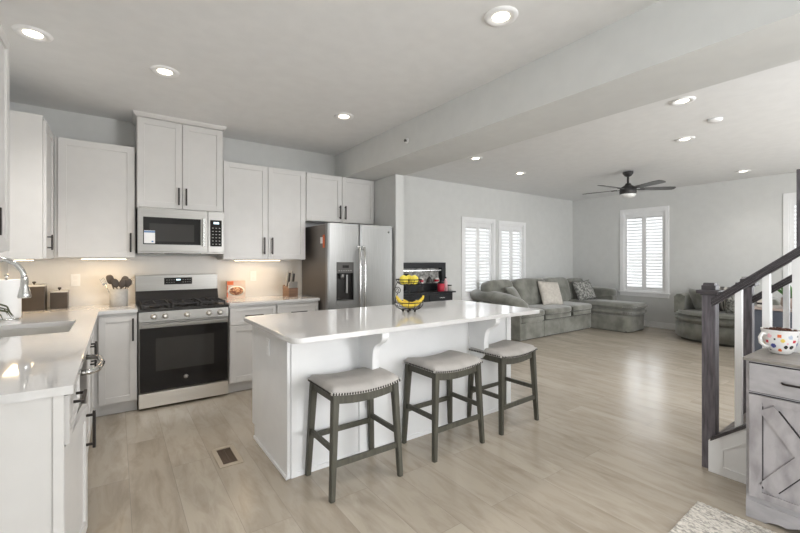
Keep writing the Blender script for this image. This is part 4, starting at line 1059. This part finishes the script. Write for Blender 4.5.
# spotted mug
mx, my = 3.0, .579
t = thing('spotted_bowl_mug', 'big white mug with coloured dots, full of brown chips, on the grey cabinet', 'mug', (mx, my, .845))
b = bmesh.new(); prof = [(0, .001), (.040, .001), (.045, .006), (.058, .025), (.069, .055), (.075, .085), (.079, .118), (.082, .134), (.077, .134), (.070, .09), (.0, .09)]
pp = [prof[0], prof[1], prof[2]]
for (r0, z0), (r1, z1) in zip(prof[2:7], prof[3:8]):
    for j in range(1, 7): pp.append((r0+(r1-r0)*j/6, z0+(z1-z0)*j/6))
pp += prof[8:]
cup = MB(T((mx, my, .845))); cup.lathe(pp, 120)
dots = [(-62, .10, .0115, 7), (-30, .104, .011, 4), (5, .100, .012, 6), (-75, .068, .010, 1), (-45, .085, .005, 3), (-20, .080, .011, 5), (22, .078, .010, 1), (-52, .048, .013, 2), (-8, .045, .010, 3), (-28, .026, .009, 4), (15, .045, .011, 3), (35, .105, .006, 3), (-85, .105, .006, 3), (-100, .05, .01, 5), (45, .06, .012, 2), (-3, .065, .005, 7), (-70, .022, .005, 3), (60, .09, .01, 4)]
base = math.degrees(math.atan2(-my, -mx))
cup.bm.faces.ensure_lookup_table()
for f in cup.bm.faces:
    c = f.calc_center_median()-Vector((mx, my, .845)); r = math.hypot(c.x, c.y)
    if c.z < .008 or c.z > .132 or r < .045+.2*max(0, c.z-.01)*.9: continue
    an = math.degrees(math.atan2(c.y, c.x))
    for a, z, rad, mi in dots:
        da = (an-(base+a+28)+180) % 360-180
        if math.hypot(math.radians(da)*r, c.z-z) < rad*.9: f.material_index = mi; break
cu = obj('cup', cup, ['mug_white', 'dot_red', 'dot_blue', 'dot_black', 'dot_orange', 'dot_yellow', 'dot_lilac', 'dot_pink'], t)
ha = -Rv
obj('handle', MB(T((mx, my, .845))).tube([tuple(ha*.072+Vector((0, 0, .108))), tuple(ha*.098+Vector((0, 0, .112))), tuple(ha*.112+Vector((0, 0, .09))), tuple(ha*.108+Vector((0, 0, .06))), tuple(ha*.086+Vector((0, 0, .042))), tuple(ha*.062+Vector((0, 0, .04)))], .0085, 10), 'mug_white', t)
ch = MB(T((mx, my, .845)))
for k in range(90):
    r = .066*random.random()**.5; a = random.uniform(0, 2*PI)
    ch.soft(r*math.cos(a), r*math.sin(a), .126+random.uniform(-.008, .014)*(1-r/.1), .010, .008, .006, .8, None, 6, 4)
ch.lathe([(0, .12), (.073, .12), (.073, .11)], 24, cap=False)
o = obj('brown_chips', ch, 'chips_brown'); o['kind'] = 'stuff'; tag(recenter(o), 'dark brown chips heaped in the spotted mug', 'chips')

# ------------------------------------------------------------------ rug
b = bmesh.new(); rx0, rx1, ry0, ry1 = 1.75, 2.662, -.65, .857; nx_, ny_ = 260, 300
vs = []
for i in range(nx_+1):
    row = []
    for j in range(ny_+1):
        x = rx0+(rx1-rx0)*i/nx_; y = ry0+(ry1-ry0)*j/ny_
        c = math.sin(y*210+.9*math.sin(x*60))*math.sin(x*120+(1.5 if int(y*67) % 2 else 0))
        e_ = min(i, nx_-i, j, ny_-j); h = .010+.0035*c+.0015*random.random()
        row.append(b.verts.new((x, y, h if e_ > 0 else .001)))
    vs.append(row)
for i in range(nx_):
    for j in range(ny_): f = b.faces.new((vs[i][j], vs[i+1][j], vs[i+1][j+1], vs[i][j+1])); f.smooth = True
mat('rug_wool', (.68, .64, .58), .95, c2=(.33, .31, .28), scale=50, detail=3, stretch=(2.4, .6, 1), lo=.40, hi=.52)
rg_ = MB(T((rx1, ry1, 0)) @ R(math.radians(1.8), 'Z') @ T((-rx1, -ry1, 0)))
tag(recenter(obj('woven_rug', rg_.join(b), 'rug_wool')), 'chunky cream woven rug at the bottom right, before the grey cabinet', 'rug')
